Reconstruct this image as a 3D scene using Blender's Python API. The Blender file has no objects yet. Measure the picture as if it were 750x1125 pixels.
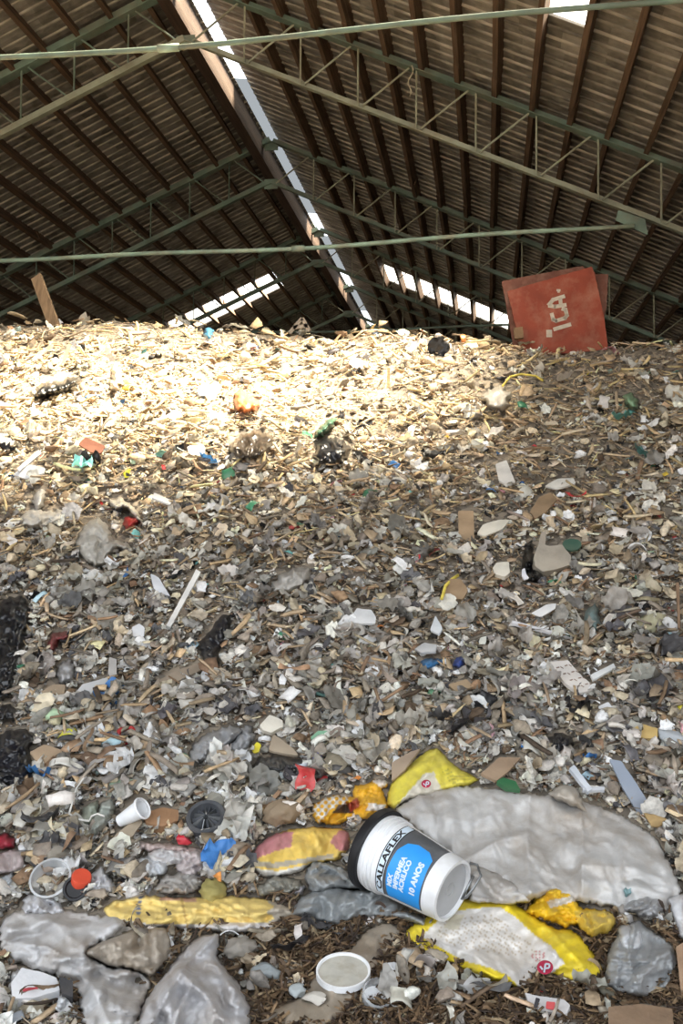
import bpy, math, random
import numpy as np
from mathutils import Vector, Matrix, noise as mnoise
from mathutils.geometry import delaunay_2d_cdt

random.seed(7)
rng = np.random.default_rng(7)
SC = bpy.context.scene
COL = SC.collection
PI = math.pi

# ------------------------------------------------------------------ camera
F = 1086.0
def cam_axes(f=F, roll=.003, vp=(535, 597)):
    a = np.array([(vp[0]-375)/f, -(vp[1]-562.5)/f, -1.]); a /= np.linalg.norm(a)
    up0 = np.array([math.sin(roll), math.cos(roll), 0.])
    z = up0 - a*up0.dot(a); z /= np.linalg.norm(z)
    return np.stack([np.cross(a, z), a, z], 1)
M = cam_axes()
EYE = np.array([0., 0., 1.5])
cd = bpy.data.cameras.new('camera'); cam = bpy.data.objects.new('camera', cd); COL.objects.link(cam)
cd.sensor_fit = 'VERTICAL'; cd.sensor_height = 36; cd.lens = 36*F/1125; cd.clip_end = 300
m4 = np.eye(4); m4[:3, :3] = M.T; m4[:3, 3] = EYE
cam.matrix_world = Matrix(m4.tolist())
SC.camera = cam

def rays(px):
    px = np.atleast_2d(np.asarray(px, float))
    c = np.stack([(px[:, 0]-375)/F, -(px[:, 1]-562.5)/F, -np.ones(len(px))], 1)
    w = c @ M
    return w / w[:, 1:2]
def project(P):
    c = (np.atleast_2d(P)-EYE) @ M.T
    return np.stack([375+F*c[:, 0]/-c[:, 2], 562.5-F*c[:, 1]/-c[:, 2]], 1)

# ------------------------------------------------------------------ noise and the shape of the heap
_perm = rng.permutation(512); _ang = rng.random(512)*2*PI
def perlin(x, y):
    x = np.asarray(x, float); y = np.asarray(y, float)
    xi = np.floor(x).astype(int); yi = np.floor(y).astype(int); xf = x-xi; yf = y-yi
    def g(i, j, dx, dy):
        h = _ang[_perm[(_perm[i & 511] + j) & 511]]
        return np.cos(h)*dx + np.sin(h)*dy
    u = xf*xf*xf*(xf*(xf*6-15)+10); v = yf*yf*yf*(yf*(yf*6-15)+10)
    a = g(xi, yi, xf, yf); b = g(xi+1, yi, xf-1, yf); c = g(xi, yi+1, xf, yf-1); d = g(xi+1, yi+1, xf-1, yf-1)
    return (a+(b-a)*u) + ((c+(d-c)*u)-(a+(b-a)*u))*v

CRX = [-400, 0, 60, 120, 200, 300, 420, 500, 600, 750, 1150]
CRY = [345, 346, 352, 348, 353, 363, 361, 369, 372, 368, 374]
_cr = rays(list(zip(CRX, CRY)))*12.5
def crest_z(x): return np.interp(x, _cr[:, 0], _cr[:, 2]+1.5)
def heap_s(x, y):                                   # the smooth heap
    zc = crest_z(x)
    zc = zc - np.clip((np.abs(x+2)-7)*.12, 0, 2)
    L = .1 + (zc-.1)*(y-3.7)/8.8
    top = zc - .05*(y-12.5) - .05*np.clip(y-13.5, 0, 50)**1.35
    k = .22
    s = -k*np.logaddexp(-L/k, -top/k) + .02
    q = .09
    return q*np.logaddexp(s/q, 0) - .012
def heap(x, y):
    amp = np.clip((y-2.5)/5, .15, 1.1)
    n = .16*perlin(x*.45+3, y*.45) + .12*perlin(x*1.3+9, y*1.1+4) + .07*perlin(x*3.1, y*2.9+7) + .03*perlin(x*8, y*8)
    return heap_s(x, y) + n*amp*np.clip((14-y)/1.5, .35, 1)
def hit(px, h=0., f=heap_s):
    """where the line of sight through a pixel meets the heap raised by h"""
    r = rays(px); h = np.broadcast_to(h, len(r)); n = len(r)
    d = np.linspace(2.3, 16, 700)
    out = np.zeros(n)
    for i0 in range(0, n, 2000):
        rr = r[i0:i0+2000]; hh = h[i0:i0+2000, None]
        D = d[None, :]
        diff = 1.5 + rr[:, 2:3]*D - f(rr[:, 0:1]*D, D+0*rr[:, 0:1]) - hh
        below = diff < 0
        k = np.where(below.any(1), below.argmax(1), np.argmin(diff, 1))
        k = np.clip(k, 1, len(d)-1); ii = np.arange(len(rr))
        a, b = diff[ii, k-1], diff[ii, k]
        t = np.where((a > 0) & (b < 0), a/(a-b+1e-12), 1)
        out[i0:i0+2000] = d[k-1] + (d[k]-d[k-1])*t
    return r*out[:, None] + EYE
def normal_at(x, y, f=heap_s, e=.05):
    gx = (f(x+e, y)-f(x-e, y))/(2*e); gy = (f(x, y+e)-f(x, y-e))/(2*e)
    n = np.stack([-gx, -gy, np.ones_like(gx)], -1)
    return n/np.linalg.norm(n, axis=-1, keepdims=True)

# ------------------------------------------------------------------ materials
def mat(name, color=None, rough=.7, metal=0., source='fixed', grain=12., vary=.35, bump=.25, bscale=60., spec=.35,
        trans=0., alpha=1., dirt=None, dirt_amt=0., dscale=5., stretch=None, tl=0.):
    m = bpy.data.materials.new(name); m.use_nodes = True; nt = m.node_tree; N = nt.nodes; L = nt.links
    b = N['Principled BSDF']
    if source == 'attr':
        c = N.new('ShaderNodeAttribute'); c.attribute_name = 'Col'; cs = c.outputs['Color']
    elif source == 'object':
        c = N.new('ShaderNodeObjectInfo'); cs = c.outputs['Color']
    else:
        c = N.new('ShaderNodeRGB'); c.outputs[0].default_value = (*color, 1); cs = c.outputs[0]
    tc = N.new('ShaderNodeTexCoord')
    vec = tc.outputs['Object']
    if source in ('attr',):
        g = N.new('ShaderNodeNewGeometry'); vec = g.outputs['Position']
    if stretch:
        mp = N.new('ShaderNodeMapping'); mp.inputs['Scale'].default_value = stretch; L.new(vec, mp.inputs['Vector']); vec = mp.outputs[0]
    nz = N.new('ShaderNodeTexNoise'); nz.inputs['Scale'].default_value = grain; nz.inputs['Detail'].default_value = 5
    L.new(vec, nz.inputs['Vector'])
    mr = N.new('ShaderNodeMapRange'); mr.inputs['From Min'].default_value = .3; mr.inputs['From Max'].default_value = .7
    mr.inputs['To Min'].default_value = 1-vary; mr.inputs['To Max'].default_value = 1+vary*.5
    L.new(nz.outputs['Fac'], mr.inputs['Value'])
    mx = N.new('ShaderNodeMix'); mx.data_type = 'RGBA'; mx.blend_type = 'MULTIPLY'; mx.inputs['Factor'].default_value = 1
    L.new(cs, mx.inputs['A'])
    cc = N.new('ShaderNodeCombineColor')
    for k in range(3): L.new(mr.outputs[0], cc.inputs[k])
    L.new(cc.outputs[0], mx.inputs['B']); out = mx.outputs['Result']
    if dirt_amt > 0:
        n2 = N.new('ShaderNodeTexNoise'); n2.inputs['Scale'].default_value = dscale; n2.inputs['Detail'].default_value = 7
        n2.inputs['Roughness'].default_value = .65
        L.new(vec, n2.inputs['Vector'])
        r2 = N.new('ShaderNodeMapRange'); r2.inputs['From Min'].default_value = .45; r2.inputs['From Max'].default_value = .75
        r2.inputs['To Max'].default_value = dirt_amt
        L.new(n2.outputs['Fac'], r2.inputs['Value'])
        m2 = N.new('ShaderNodeMix'); m2.data_type = 'RGBA'; L.new(r2.outputs[0], m2.inputs['Factor']); L.new(out, m2.inputs['A'])
        m2.inputs['B'].default_value = (*dirt, 1); out = m2.outputs['Result']
    L.new(out, b.inputs['Base Color'])
    b.inputs['Roughness'].default_value = rough; b.inputs['Metallic'].default_value = metal
    b.inputs['Specular IOR Level'].default_value = spec
    if trans: b.inputs['Transmission Weight'].default_value = trans; b.inputs['IOR'].default_value = 1.45
    if alpha < 1: b.inputs['Alpha'].default_value = alpha
    if bump:
        n3 = N.new('ShaderNodeTexNoise'); n3.inputs['Scale'].default_value = bscale; n3.inputs['Detail'].default_value = 3
        L.new(vec, n3.inputs['Vector'])
        bp = N.new('ShaderNodeBump'); bp.inputs['Strength'].default_value = bump; bp.inputs['Distance'].default_value = .01
        L.new(n3.outputs['Fac'], bp.inputs['Height']); L.new(bp.outputs[0], b.inputs['Normal'])
    if tl:
        o = N['Material Output']; t = N.new('ShaderNodeBsdfTranslucent'); L.new(out, t.inputs['Color'])
        ms = N.new('ShaderNodeMixShader'); ms.inputs[0].default_value = tl
        L.new(b.outputs[0], ms.inputs[1]); L.new(t.outputs[0], ms.inputs[2]); L.new(ms.outputs[0], o.inputs['Surface'])
    return m

BROWN_DIRT = (.20, .155, .11)
M_piece = mat('dull_scrap_in_its_own_colour', source='object', rough=.8, grain=5, vary=.35, bump=.3, bscale=40, dirt=BROWN_DIRT, dirt_amt=.3, dscale=3)
M_gloss = mat('plastic_scrap_in_its_own_colour', source='object', rough=.38, grain=4, vary=.2, bump=.1, bscale=20, spec=.5, dirt=BROWN_DIRT, dirt_amt=.3, dscale=3)
M_film = mat('film_scrap_in_its_own_colour', source='object', rough=.35, grain=4, vary=.2, bump=.15, bscale=30, spec=.5, tl=.25)
M_mass = mat('mixed_shreds', source='attr', rough=.75, grain=40, vary=.35, bump=.3, bscale=120)
M_print = mat('printed_sack_plastic', source='attr', rough=.5, grain=30, vary=.12, bump=.12, bscale=90, spec=.4, dirt=(.36, .28, .16), dirt_amt=.3, dscale=7)
M_weave = mat('woven_sack_cloth', source='attr', rough=.65, grain=12, vary=.16, bump=.2, bscale=140, spec=.3, dirt=(.27, .20, .13), dirt_amt=.85, dscale=3.6)
M_filmA = mat('sheet_film', source='attr', rough=.32, grain=22, vary=.2, bump=.15, bscale=70, spec=.5, dirt=(.2, .17, .13), dirt_amt=.35, dscale=6, tl=.15)
M_blackfilm = mat('black_film', source='attr', rough=.28, grain=22, vary=.3, bump=.15, bscale=70, spec=.6)
M_clear = mat('clear_dusty_film', source='attr', rough=.3, grain=22, vary=.2, bump=.1, bscale=70, spec=.6, alpha=.62)
M_wood = mat('old_brown_timber', (.15, .095, .06), rough=.8, grain=3, vary=.5, bump=.4, bscale=30, stretch=(9, .5, 9))
M_steel = mat('green_painted_steel', (.17, .24, .19), rough=.6, grain=3, vary=.4, bump=.1, dirt=(.22, .15, .10), dirt_amt=.6, dscale=2)
M_steel_lit = mat('sunlit_green_painted_steel', (.34, .36, .27), rough=.6, grain=3, vary=.35, bump=.1, dirt=(.24, .17, .10), dirt_amt=.6, dscale=2)  # lit copy of the green steel: sunlight from the open end put into the colour
M_pipe = mat('pale_green_pipe_paint', (.30, .42, .33), rough=.5, grain=3, vary=.3, bump=.1, dirt=(.30, .18, .11), dirt_amt=.7, dscale=2.5)
M_white = mat('white_plastic', (.80, .81, .83), rough=.35, vary=.06, bump=.05, dirt=(.35, .31, .26), dirt_amt=.35, dscale=7)
M_black = mat('black_plastic', (.012, .012, .014), rough=.5, vary=.2, bump=.1)
M_wire = mat('grey_wire', (.25, .26, .27), rough=.35, metal=.8, vary=.2, bump=0)
M_labelgrey = mat('dark_grey_label', (.085, .09, .10), rough=.5, vary=.15, bump=0, dirt=(.4, .4, .4), dirt_amt=.25, dscale=8)
M_labelblue = mat('blue_label', (.03, .30, .78), rough=.45, vary=.1, bump=0)
M_ink = mat('white_ink', (.62, .72, .82), rough=.6, vary=.1, bump=0)
M_inkb = mat('black_ink', (.02, .02, .02), rough=.6, vary=.1, bump=0)
M_red = mat('red_painted_board', (.27, .05, .022), rough=.6, grain=3, vary=.25, bump=.15, bscale=30, dirt=(.45, .27, .18), dirt_amt=.4, dscale=4)
M_red2 = mat('faded_red_board', (.15, .055, .035), rough=.75, grain=3, vary=.3, bump=.15, bscale=30, dirt=(.35, .22, .16), dirt_amt=.45, dscale=5)
M_redink = mat('crimson_print', (.50, .03, .08), rough=.6, vary=.15, bump=0)
M_letter = mat('pale_painted_letters', (.56, .50, .40), rough=.7, vary=.25, bump=.1, dirt=(.42, .12, .06), dirt_amt=.3, dscale=14)
M_wall = mat('grey_block_wall', (.22, .21, .2), rough=.9, vary=.3, bump=.3, bscale=10)
M_floor = mat('earth_floor', (.12, .10, .08), rough=.95, vary=.4, bump=.5, bscale=20)

def roof_material():
    m = bpy.data.materials.new('weathered_corrugated_roof'); m.use_nodes = True; N = m.node_tree.nodes; L = m.node_tree.links
    b = N['Principled BSDF']; b.inputs['Roughness'].default_value = .55; b.inputs['Specular IOR Level'].default_value = .5
    g = N.new('ShaderNodeNewGeometry')
    mp = N.new('ShaderNodeMapping'); mp.inputs['Scale'].default_value = (1.8, 2.1, 0)
    L.new(g.outputs['Position'], mp.inputs['Vector'])
    v = N.new('ShaderNodeTexVoronoi'); v.distance = 'CHEBYCHEV'; v.inputs['Scale'].default_value = 1; v.inputs['Randomness'].default_value = .35
    L.new(mp.outputs[0], v.inputs['Vector'])
    nz = N.new('ShaderNodeTexNoise'); nz.inputs['Scale'].default_value = 6; nz.inputs['Detail'].default_value = 6; L.new(g.outputs['Position'], nz.inputs['Vector'])
    bw = N.new('ShaderNodeRGBToBW'); L.new(v.outputs['Color'], bw.inputs[0])
    ad = N.new('ShaderNodeMath'); ad.operation = 'MULTIPLY_ADD'; L.new(bw.outputs[0], ad.inputs[0]); ad.inputs[1].default_value = .55
    L.new(nz.outputs['Fac'], ad.inputs[2])
    cr = N.new('ShaderNodeValToRGB'); cr.color_ramp.elements[0].position = .45; cr.color_ramp.elements[0].color = (.115, .105, .09, 1)
    cr.color_ramp.elements[1].position = 1.; cr.color_ramp.elements[1].color = (.32, .30, .265, 1)
    L.new(ad.outputs[0], cr.inputs[0]); L.new(cr.outputs[0], b.inputs['Base Color'])
    return m
M_roof = roof_material()
M_lip = mat('lit_sheet_lip', (.42, .39, .33), rough=.5, grain=2.2, vary=.75, bump=0)  # lips coloured lighter than the sheet for the low light they catch
def skylight_material(name, tint, clear, tl):
    m = bpy.data.materials.new(name); m.use_nodes = True; N = m.node_tree.nodes; L = m.node_tree.links
    N.remove(N['Principled BSDF'])
    a = N.new('ShaderNodeBsdfTransparent'); a.inputs[0].default_value = (*tint, 1)
    t = N.new('ShaderNodeBsdfTranslucent'); t.inputs[0].default_value = (*tl, 1)
    s = N.new('ShaderNodeMixShader'); s.inputs[0].default_value = 1-clear
    L.new(a.outputs[0], s.inputs[1]); L.new(t.outputs[0], s.inputs[2]); L.new(s.outputs[0], N['Material Output'].inputs['Surface'])
    return m
M_sky = skylight_material('clear_roof_panel', (.97, .96, .93), .85, (.6, .58, .52))
M_skyd = skylight_material('dusty_roof_panel', (.22, .25, .29), .30, (.012, .013, .014))
def heap_material():
    m = bpy.data.materials.new('packed_fine_waste'); m.use_nodes = True; N = m.node_tree.nodes; L = m.node_tree.links
    b = N['Principled BSDF']; b.inputs['Roughness'].default_value = .9
    tc = N.new('ShaderNodeTexCoord')
    v = N.new('ShaderNodeTexVoronoi'); v.inputs['Scale'].default_value = 22; L.new(tc.outputs['Object'], v.inputs['Vector'])
    bw = N.new('ShaderNodeRGBToBW'); L.new(v.outputs['Color'], bw.inputs[0])
    cr = N.new('ShaderNodeValToRGB'); e = cr.color_ramp.elements
    e[0].position = .2; e[0].color = (.09, .075, .058, 1); e[1].position = .85; e[1].color = (.33, .27, .20, 1)
    k = e.new(.55); k.color = (.22, .185, .145, 1)
    L.new(bw.outputs[0], cr.inputs[0]); L.new(cr.outputs[0], b.inputs['Base Color'])
    bp = N.new('ShaderNodeBump'); bp.inputs['Distance'].default_value = .04; L.new(bw.outputs[0], bp.inputs['Height']); L.new(bp.outputs[0], b.inputs['Normal'])
    return m
M_heap = heap_material()

# ------------------------------------------------------------------ mesh helpers
def np_mesh(name, V, T, mats, col=None, smooth=False):
    """V (n,3), T triangles (m,3) or a list of faces"""
    me = bpy.data.meshes.new(name)
    if isinstance(T, np.ndarray):
        V = np.asarray(V, np.float32); T = np.asarray(T, np.int32); k = T.shape[1]
        me.vertices.add(len(V)); me.vertices.foreach_set('co', V.ravel())
        me.loops.add(T.size); me.loops.foreach_set('vertex_index', T.ravel())
        me.polygons.add(len(T)); me.polygons.foreach_set('loop_start', np.arange(0, T.size, k, dtype=np.int32))
        me.polygons.foreach_set('loop_total', np.full(len(T), k, np.int32))
        me.update(calc_edges=True)
    else:
        me.from_pydata([tuple(map(float, v)) for v in V], [], [tuple(map(int, t)) for t in T]); me.update()
    if col is not None:
        a = me.color_attributes.new('Col', 'FLOAT_COLOR', 'POINT')
        c = np.ones((len(V), 4), np.float32); c[:, :3] = col; a.data.foreach_set('color', c.ravel())
    if smooth: me.polygons.foreach_set('use_smooth', np.ones(len(me.polygons), bool))
    me.materials.append(mats)
    return me
def link(name, me, parent=None):
    o = bpy.data.objects.new(name, me); COL.objects.link(o)
    if parent is not None: o.parent = parent
    return o
def empty(name, loc=(0, 0, 0), parent=None):
    o = bpy.data.objects.new(name, None); COL.objects.link(o); o.location = [float(v) for v in loc]; o.empty_display_size = .1
    if parent is not None: o.parent = parent
    return o
def tag(o, label=None, cat=None, group=None, kind=None):
    if label: o['label'] = label
    if cat: o['category'] = cat
    if group: o['group'] = group
    if kind: o['kind'] = kind
    return o

class MB:
    """collects boxes, bars, tubes, prisms for one mesh"""
    def __init__(s): s.v = []; s.f = []
    def add(s, V, Fc):
        b = len(s.v); s.v += [tuple(map(float, v)) for v in V]; s.f += [tuple(b+i for i in f) for f in Fc]; return s
    def bar(s, a, b, w, h=None, up=(0, 0, 1)):
        a = Vector(a); b = Vector(b); h = h or w; d = (b-a).normalized(); u = Vector(up)
        x = d.cross(u); x = x.normalized() if x.length > 1e-4 else Vector((1, 0, 0)); z = x.cross(d).normalized()
        V = [p + x*sx*w/2 + z*sz*h/2 for p in (a, b) for sx, sz in ((-1, -1), (1, -1), (1, 1), (-1, 1))]
        return s.add(V, [(0, 3, 2, 1), (4, 5, 6, 7), (0, 1, 5, 4), (1, 2, 6, 5), (2, 3, 7, 6), (3, 0, 4, 7)])
    def angle(s, a, b, w, t, up=(0, 0, 1)):         # an L-section steel bar
        a = Vector(a); b = Vector(b); d = (b-a).normalized(); u = Vector(up)
        x = d.cross(u).normalized(); z = x.cross(d).normalized()
        pr = [(-w/2, 0), (w/2, 0), (w/2, t), (-w/2+t, t), (-w/2+t, w), (-w/2, w)]
        V = [p + x*q[0] + z*q[1] for p in (a, b) for q in pr]; n = 6
        return s.add(V, [tuple(range(n-1, -1, -1)), tuple(range(n, 2*n))] + [(i, (i+1) % n, n+(i+1) % n, n+i) for i in range(n)])
    def tube(s, pts, r, n=8, cap=True):
        pts = [Vector(p) for p in pts]; rr = r if isinstance(r, (list, tuple)) else [r]*len(pts); V = []; Fc = []
        for i, p in enumerate(pts):
            d = (pts[min(i+1, len(pts)-1)]-pts[max(i-1, 0)]).normalized()
            x = d.cross(Vector((0, 0, 1)) if abs(d.z) < .95 else Vector((1, 0, 0))).normalized(); y = d.cross(x)
            V += [p + (x*math.cos(2*PI*k/n)+y*math.sin(2*PI*k/n))*rr[i] for k in range(n)]
        for i in range(len(pts)-1):
            Fc += [(i*n+k, i*n+(k+1) % n, (i+1)*n+(k+1) % n, (i+1)*n+k) for k in range(n)]
        if cap: Fc += [tuple(range(n-1, -1, -1)), tuple((len(pts)-1)*n+k for k in range(n))]
        return s.add(V, Fc)
    def lathe(s, prof, n=48, mtx=None):
        """profile [(r, h)] turned about z"""
        V = []; Fc = []; m = mtx or Matrix()
        for r, h in prof: V += [m @ Vector((r*math.cos(2*PI*k/n), r*math.sin(2*PI*k/n), h)) for k in range(n)]
        for i in range(len(prof)-1):
            Fc += [(i*n+k, i*n+(k+1) % n, (i+1)*n+(k+1) % n, (i+1)*n+k) for k in range(n)]
        return s.add(V, Fc)
    def obj(s, name, material, parent=None, smooth=False):
        me = bpy.data.meshes.new(name); me.from_pydata(s.v, [], s.f); me.update(); me.materials.append(material)
        if smooth: me.polygons.foreach_set('use_smooth', [True]*len(me.polygons))
        o = link(name, me, parent)
        if parent is not None: o.matrix_parent_inverse = Matrix.Translation(-parent.location)
        return o

# ------------------------------------------------------------------ the shed
XR, XL, XE = -4.74, -20.0, 10.5
T = .445; HT = 8.84+1.5; HB = 7.90+1.5
D1, SP = 14.8745, 6.2425
Y0, Y1 = -1.6, 46.5
ZS = HT + .24                                       # height of the sheets over the ridge line
def sheet(side, holes, name):
    xs = [XR-.15 - .55*k for k in range(0, 28)] if side < 0 else [XR+.06] + [XR-.15+.61+.55*k for k in range(1, 28)]
    per, y, ys = .26, Y0, []
    while y < Y1: ys += [(y, .012), (y+.11, .0), (y+.228, .012), (y+.232, -.018), (y+.252, -.018)]; y += per
    V = []; Fc = []; ny = len(ys)
    for x in xs:
        z = ZS - T*abs(x-XR)
        V += [(x, a, z+b) for a, b in ys]
    for i in range(len(xs)-1):
        for j in range(ny-1):
            cx = (xs[i]+xs[i+1])/2; cy = (ys[j][0]+ys[j+1][0])/2
            if any(h[0] < cx < h[1] and h[2] < cy < h[3] for h in holes): continue
            a = i*ny+j; Fc.append((a, a+ny, a+ny+1, a+1) if side > 0 else (a, a+1, a+ny+1, a+ny))
    me = np_mesh(name, V, Fc, M_roof)
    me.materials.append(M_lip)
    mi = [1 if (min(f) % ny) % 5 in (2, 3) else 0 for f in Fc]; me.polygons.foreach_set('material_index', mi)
    o = link(name, me); md = o.modifiers.new('thickness', 'SOLIDIFY'); md.thickness = .008
    return tag(o, kind='structure')
xsR = [XR-.15+.61+.55*k for k in range(1, 28)]
xsL = [XR-.15-.55*k for k in range(28)]
# translucent rows: two far ones, and the one over the crest
near_bays = [(xsR[k], xsR[k+1]) for k in range(0, 9)]
holesR = [(a, b, 8.7, 12.35 if a > .4 else 11.9) for a, b in near_bays] + [(xsR[k], xsR[k+1], 29.3, 31.1) for k in range(1, 8)]
farL = [(xsL[k+1], xsL[k]) for k in range(3, 9)]
holesL = [(a, b, 29.5, 31.1) for a, b in farL]
sheet(1, holesR, 'ceiling_right'); sheet(-1, holesL, 'ceiling_left')
wn = 0
def panel(side, x0, x1, y0, y1, material):
    global wn; wn += 1
    z = lambda x: ZS - T*abs(x-XR) + .01
    mb = MB(); mb.add([(x0, y0, z(x0)), (x1, y0, z(x1)), (x1, y1, z(x1)), (x0, y1, z(x0))], [(0, 1, 2, 3)])
    o = mb.obj('window_%d' % wn, material); tag(o, kind='structure'); return o
for a, b, c, d in holesR+holesL:
    panel(1, a+.02, b-.02, c+.01, d-.01, M_sky)
for a, b in farL:                                   # a dark rail crosses the far left row
    pass
# open strip along the ridge, with some dusty pieces left in it
for y0, y1, mt in [(18.6, 26.6, M_skyd), (28.6, 32.5, M_skyd), (34.4, 38.2, M_skyd), (41, 46.4, M_skyd), (Y0+.1, 12.0, M_skyd)]:
    wn += 1
    mb = MB(); mb.add([(XR-.42, y0, ZS+.03), (XR+.12, y0, ZS-.03), (XR+.12, y1, ZS-.03), (XR-.42, y1, ZS+.03)], [(0, 1, 2, 3)])
    tag(mb.obj('window_%d' % wn, mt), kind='structure')
def wall(name, a, b, zt, t=.2):
    mb = MB()
    (x0, y0), (x1, y1) = a, b
    tag(mb.add([(x, y, z) for z in (0, zt) for x, y in ((x0, y0), (x1, y0), (x1, y1), (x0, y1))],
               [(0, 3, 2, 1), (4, 5, 6, 7), (0, 1, 5, 4), (1, 2, 6, 5), (2, 3, 7, 6), (3, 0, 4, 7)]).obj(name, M_wall), kind='structure')
wall('wall_left', (XL-.2, Y0), (XL, Y1), 3.75)
wall('wall_right', (XE, Y0), (XE+.2, Y1), 3.75)
mb = MB()
P = [(XL-.2, 0), (XE+.2, 0), (XE+.2, ZS-T*(XE+.2-XR)-.02), (XR, ZS-.02), (XL-.2, ZS-T*(XR-XL+.2)-.02)]
mb.add([(x, Y1, z) for x, z in P]+[(x, Y1+.2, z) for x, z in P], [(0, 1, 2, 3, 4), (9, 8, 7, 6, 5)]+[(i, 5+i, 5+(i+1) % 5, (i+1) % 5) for i in range(5)])
tag(mb.obj('wall_back', M_wall), kind='structure')
mb = MB(); mb.add([(-60, -60, 0), (60, -60, 0), (60, 80, 0), (-60, 80, 0)], [(0, 1, 2, 3)]); tag(mb.obj('floor', M_floor), kind='structure')

# ridge beam and purlins
mb = MB(); mb.bar((XR-.31, Y0, ZS-.34), (XR-.31, Y1, ZS-.34), .22, .5)
rb = tag(mb.obj('ridge_beam', mat('dark_ridge_timber', (.085, .055, .038), grain=3, vary=.4, bump=.3, bscale=30, stretch=(9, .5, 9))), 'thick brown timber ridge beam beside the bright roof slit', 'beam')
def purlin(x, side, tone):
    z = ZS - T*abs(x-XR) - .115
    V = MB(); segs = [Y0, 8.2, D1-.5, D1+5.6, D1+12, D1+19, D1+25, Y1]
    for i in range(len(segs)-1):                    # lapped timber lengths, none quite true
        off = random.uniform(-.012, .012)
        V.bar((x+off, segs[i]-(.12 if i else 0), z+random.uniform(-.006, .006)), (x-off, segs[i+1], z),   .078, .21, up=(T*(1 if side > 0 else -1), 0, 1))
    return V.obj('purlin', M_wood)
LM = ['counting from the ridge', 'counted out from the ridge beam']
def ordinal(n): return ['first', 'second', 'third', 'fourth', 'fifth', 'sixth', 'seventh', 'eighth', 'ninth', 'tenth', 'eleventh', 'twelfth', 'thirteenth', 'fourteenth', 'fifteenth', 'sixteenth', 'seventeenth', 'eighteenth', 'nineteenth', 'twentieth', 'twenty-first', 'twenty-second', 'twenty-third', 'twenty-fourth', 'twenty-fifth', 'twenty-sixth'][n]
for k, x in enumerate(xsL[1:24]):
    tag(purlin(x, -1, 0), 'brown timber purlin under left roof slope, %s out from the ridge beam' % ordinal(k), 'purlin', 'purlins of the left roof slope')
for k, x in enumerate(xsR[0:22]):
    tag(purlin(x, 1, 0), 'brown timber purlin under right roof slope, %s out from the roof slit' % ordinal(k), 'purlin', 'purlins of the right roof slope')

TR = ['nearest green steel roof truss, just off the top of the view', 'near green steel roof truss with sunlit lower chord and bright tie pipe',
      'green steel roof truss next behind the one with the tie pipe', 'middle distance steel truss just in front of the bright roof panels',
      'far steel truss just behind the bright roof panels', 'last dark steel truss before the end wall']
for k in range(-1, 5):
    y = D1 + SP*k
    t = empty('roof_truss', (XR, y, HB)); tag(t, TR[k+1], 'truss', 'steel roof trusses')
    for s in (-1, 1):
        L = (XR-XL if s < 0 else XE-XR)-.2
        mb = MB(); mb.angle((XR, y-.03, HT-.02), (XR+s*L, y-.03, HT-.02-T*L), .11, .012); mb.angle((XR, y+.05, HT-.02), (XR+s*L, y+.05, HT-.02-T*L), .08, .012)
        mb.obj('top_chord', M_steel, t)
        mb = MB(); mb.angle((XR, y, HB), (XR+s*L, y, HB-T*L), .10, .012); mb.obj('bottom_chord', M_steel_lit if k <= 0 else M_steel, t)
        n = int(L/.9)
        for i in range(n):
            x0 = .05+.9*i; x1 = x0+.9
            if i >= 11 and s < 0 and k > 1: break
            mb = MB(); X = XR+s*x1; mb.tube([(X, y, HB-T*x1+.02), (X, y, HT-T*x1)], .016, 6)
            mb.obj('upright', M_steel if s < 0 else M_steel_lit, t)
            mb = MB(); mb.tube([(XR+s*(x0+.06), y, HB-T*x0+.02), (XR+s*(x1-.1), y, HT-T*(x1-.1))], .017, 6)
            mb.obj('diagonal_brace', M_steel_lit if s > 0 else M_steel, t)
    mb = MB(); mb.bar((XR, y, HB-.12), (XR, y, HB+.1), .3, .012, up=(0, 1, 0)); mb.obj('apex_plate', M_steel, t)
    mb = MB(); mb.bar((XR, y, HT-.2), (XR, y, HT), .3, .012, up=(0, 1, 0)); mb.obj('apex_plate', M_steel, t)
    g = 6.85
    for s in (-1, 1):
        mb = MB(); X = XR+s*(g-.02); Z = HB-T*g-.17
        mb.add([(X-.24, y-.06, Z-.03+T*.24*s), (X+.22, y-.06, Z-.06-T*.22*s), (X+.18, y-.06, Z+.16-T*.18*s), (X-.2, y-.06, Z+.14+T*.2*s),
                (X-.24, y-.045, Z-.03+T*.24*s), (X+.22, y-.045, Z-.06-T*.22*s), (X+.18, y-.045, Z+.16-T*.18*s), (X-.2, y-.045, Z+.14+T*.2*s)],
               [(0, 1, 2, 3), (7, 6, 5, 4), (0, 4, 5, 1), (1, 5, 6, 2), (2, 6, 7, 3), (3, 7, 4, 0)])
        mb.obj('gusset_plate', M_steel, t)
    pts = []
    for i in range(29):
        u = i/28; X = XR-g + 2*g*u
        Z = 1.5+4.62 + (.05 if k == 0 else .0)*(u-.5)*2 - .13*math.sin(PI*u)*(1 if k <= 0 else .4) + (.02*math.sin(u*17))
        pts.append((X, y-.1, Z))
    mb = MB(); mb.tube(pts, .034 if k == 0 else .025, 10); tie = mb.obj('tie_pipe', M_pipe if k == 0 else M_steel, t, True)
    mb = MB(); c = pts[18]; mb.tube([Vector(pts[17]).lerp(Vector(pts[18]), .6), pts[18]], .052 if k == 0 else .036, 10); mb.obj('pipe_coupling', M_pipe, t, True)

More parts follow.
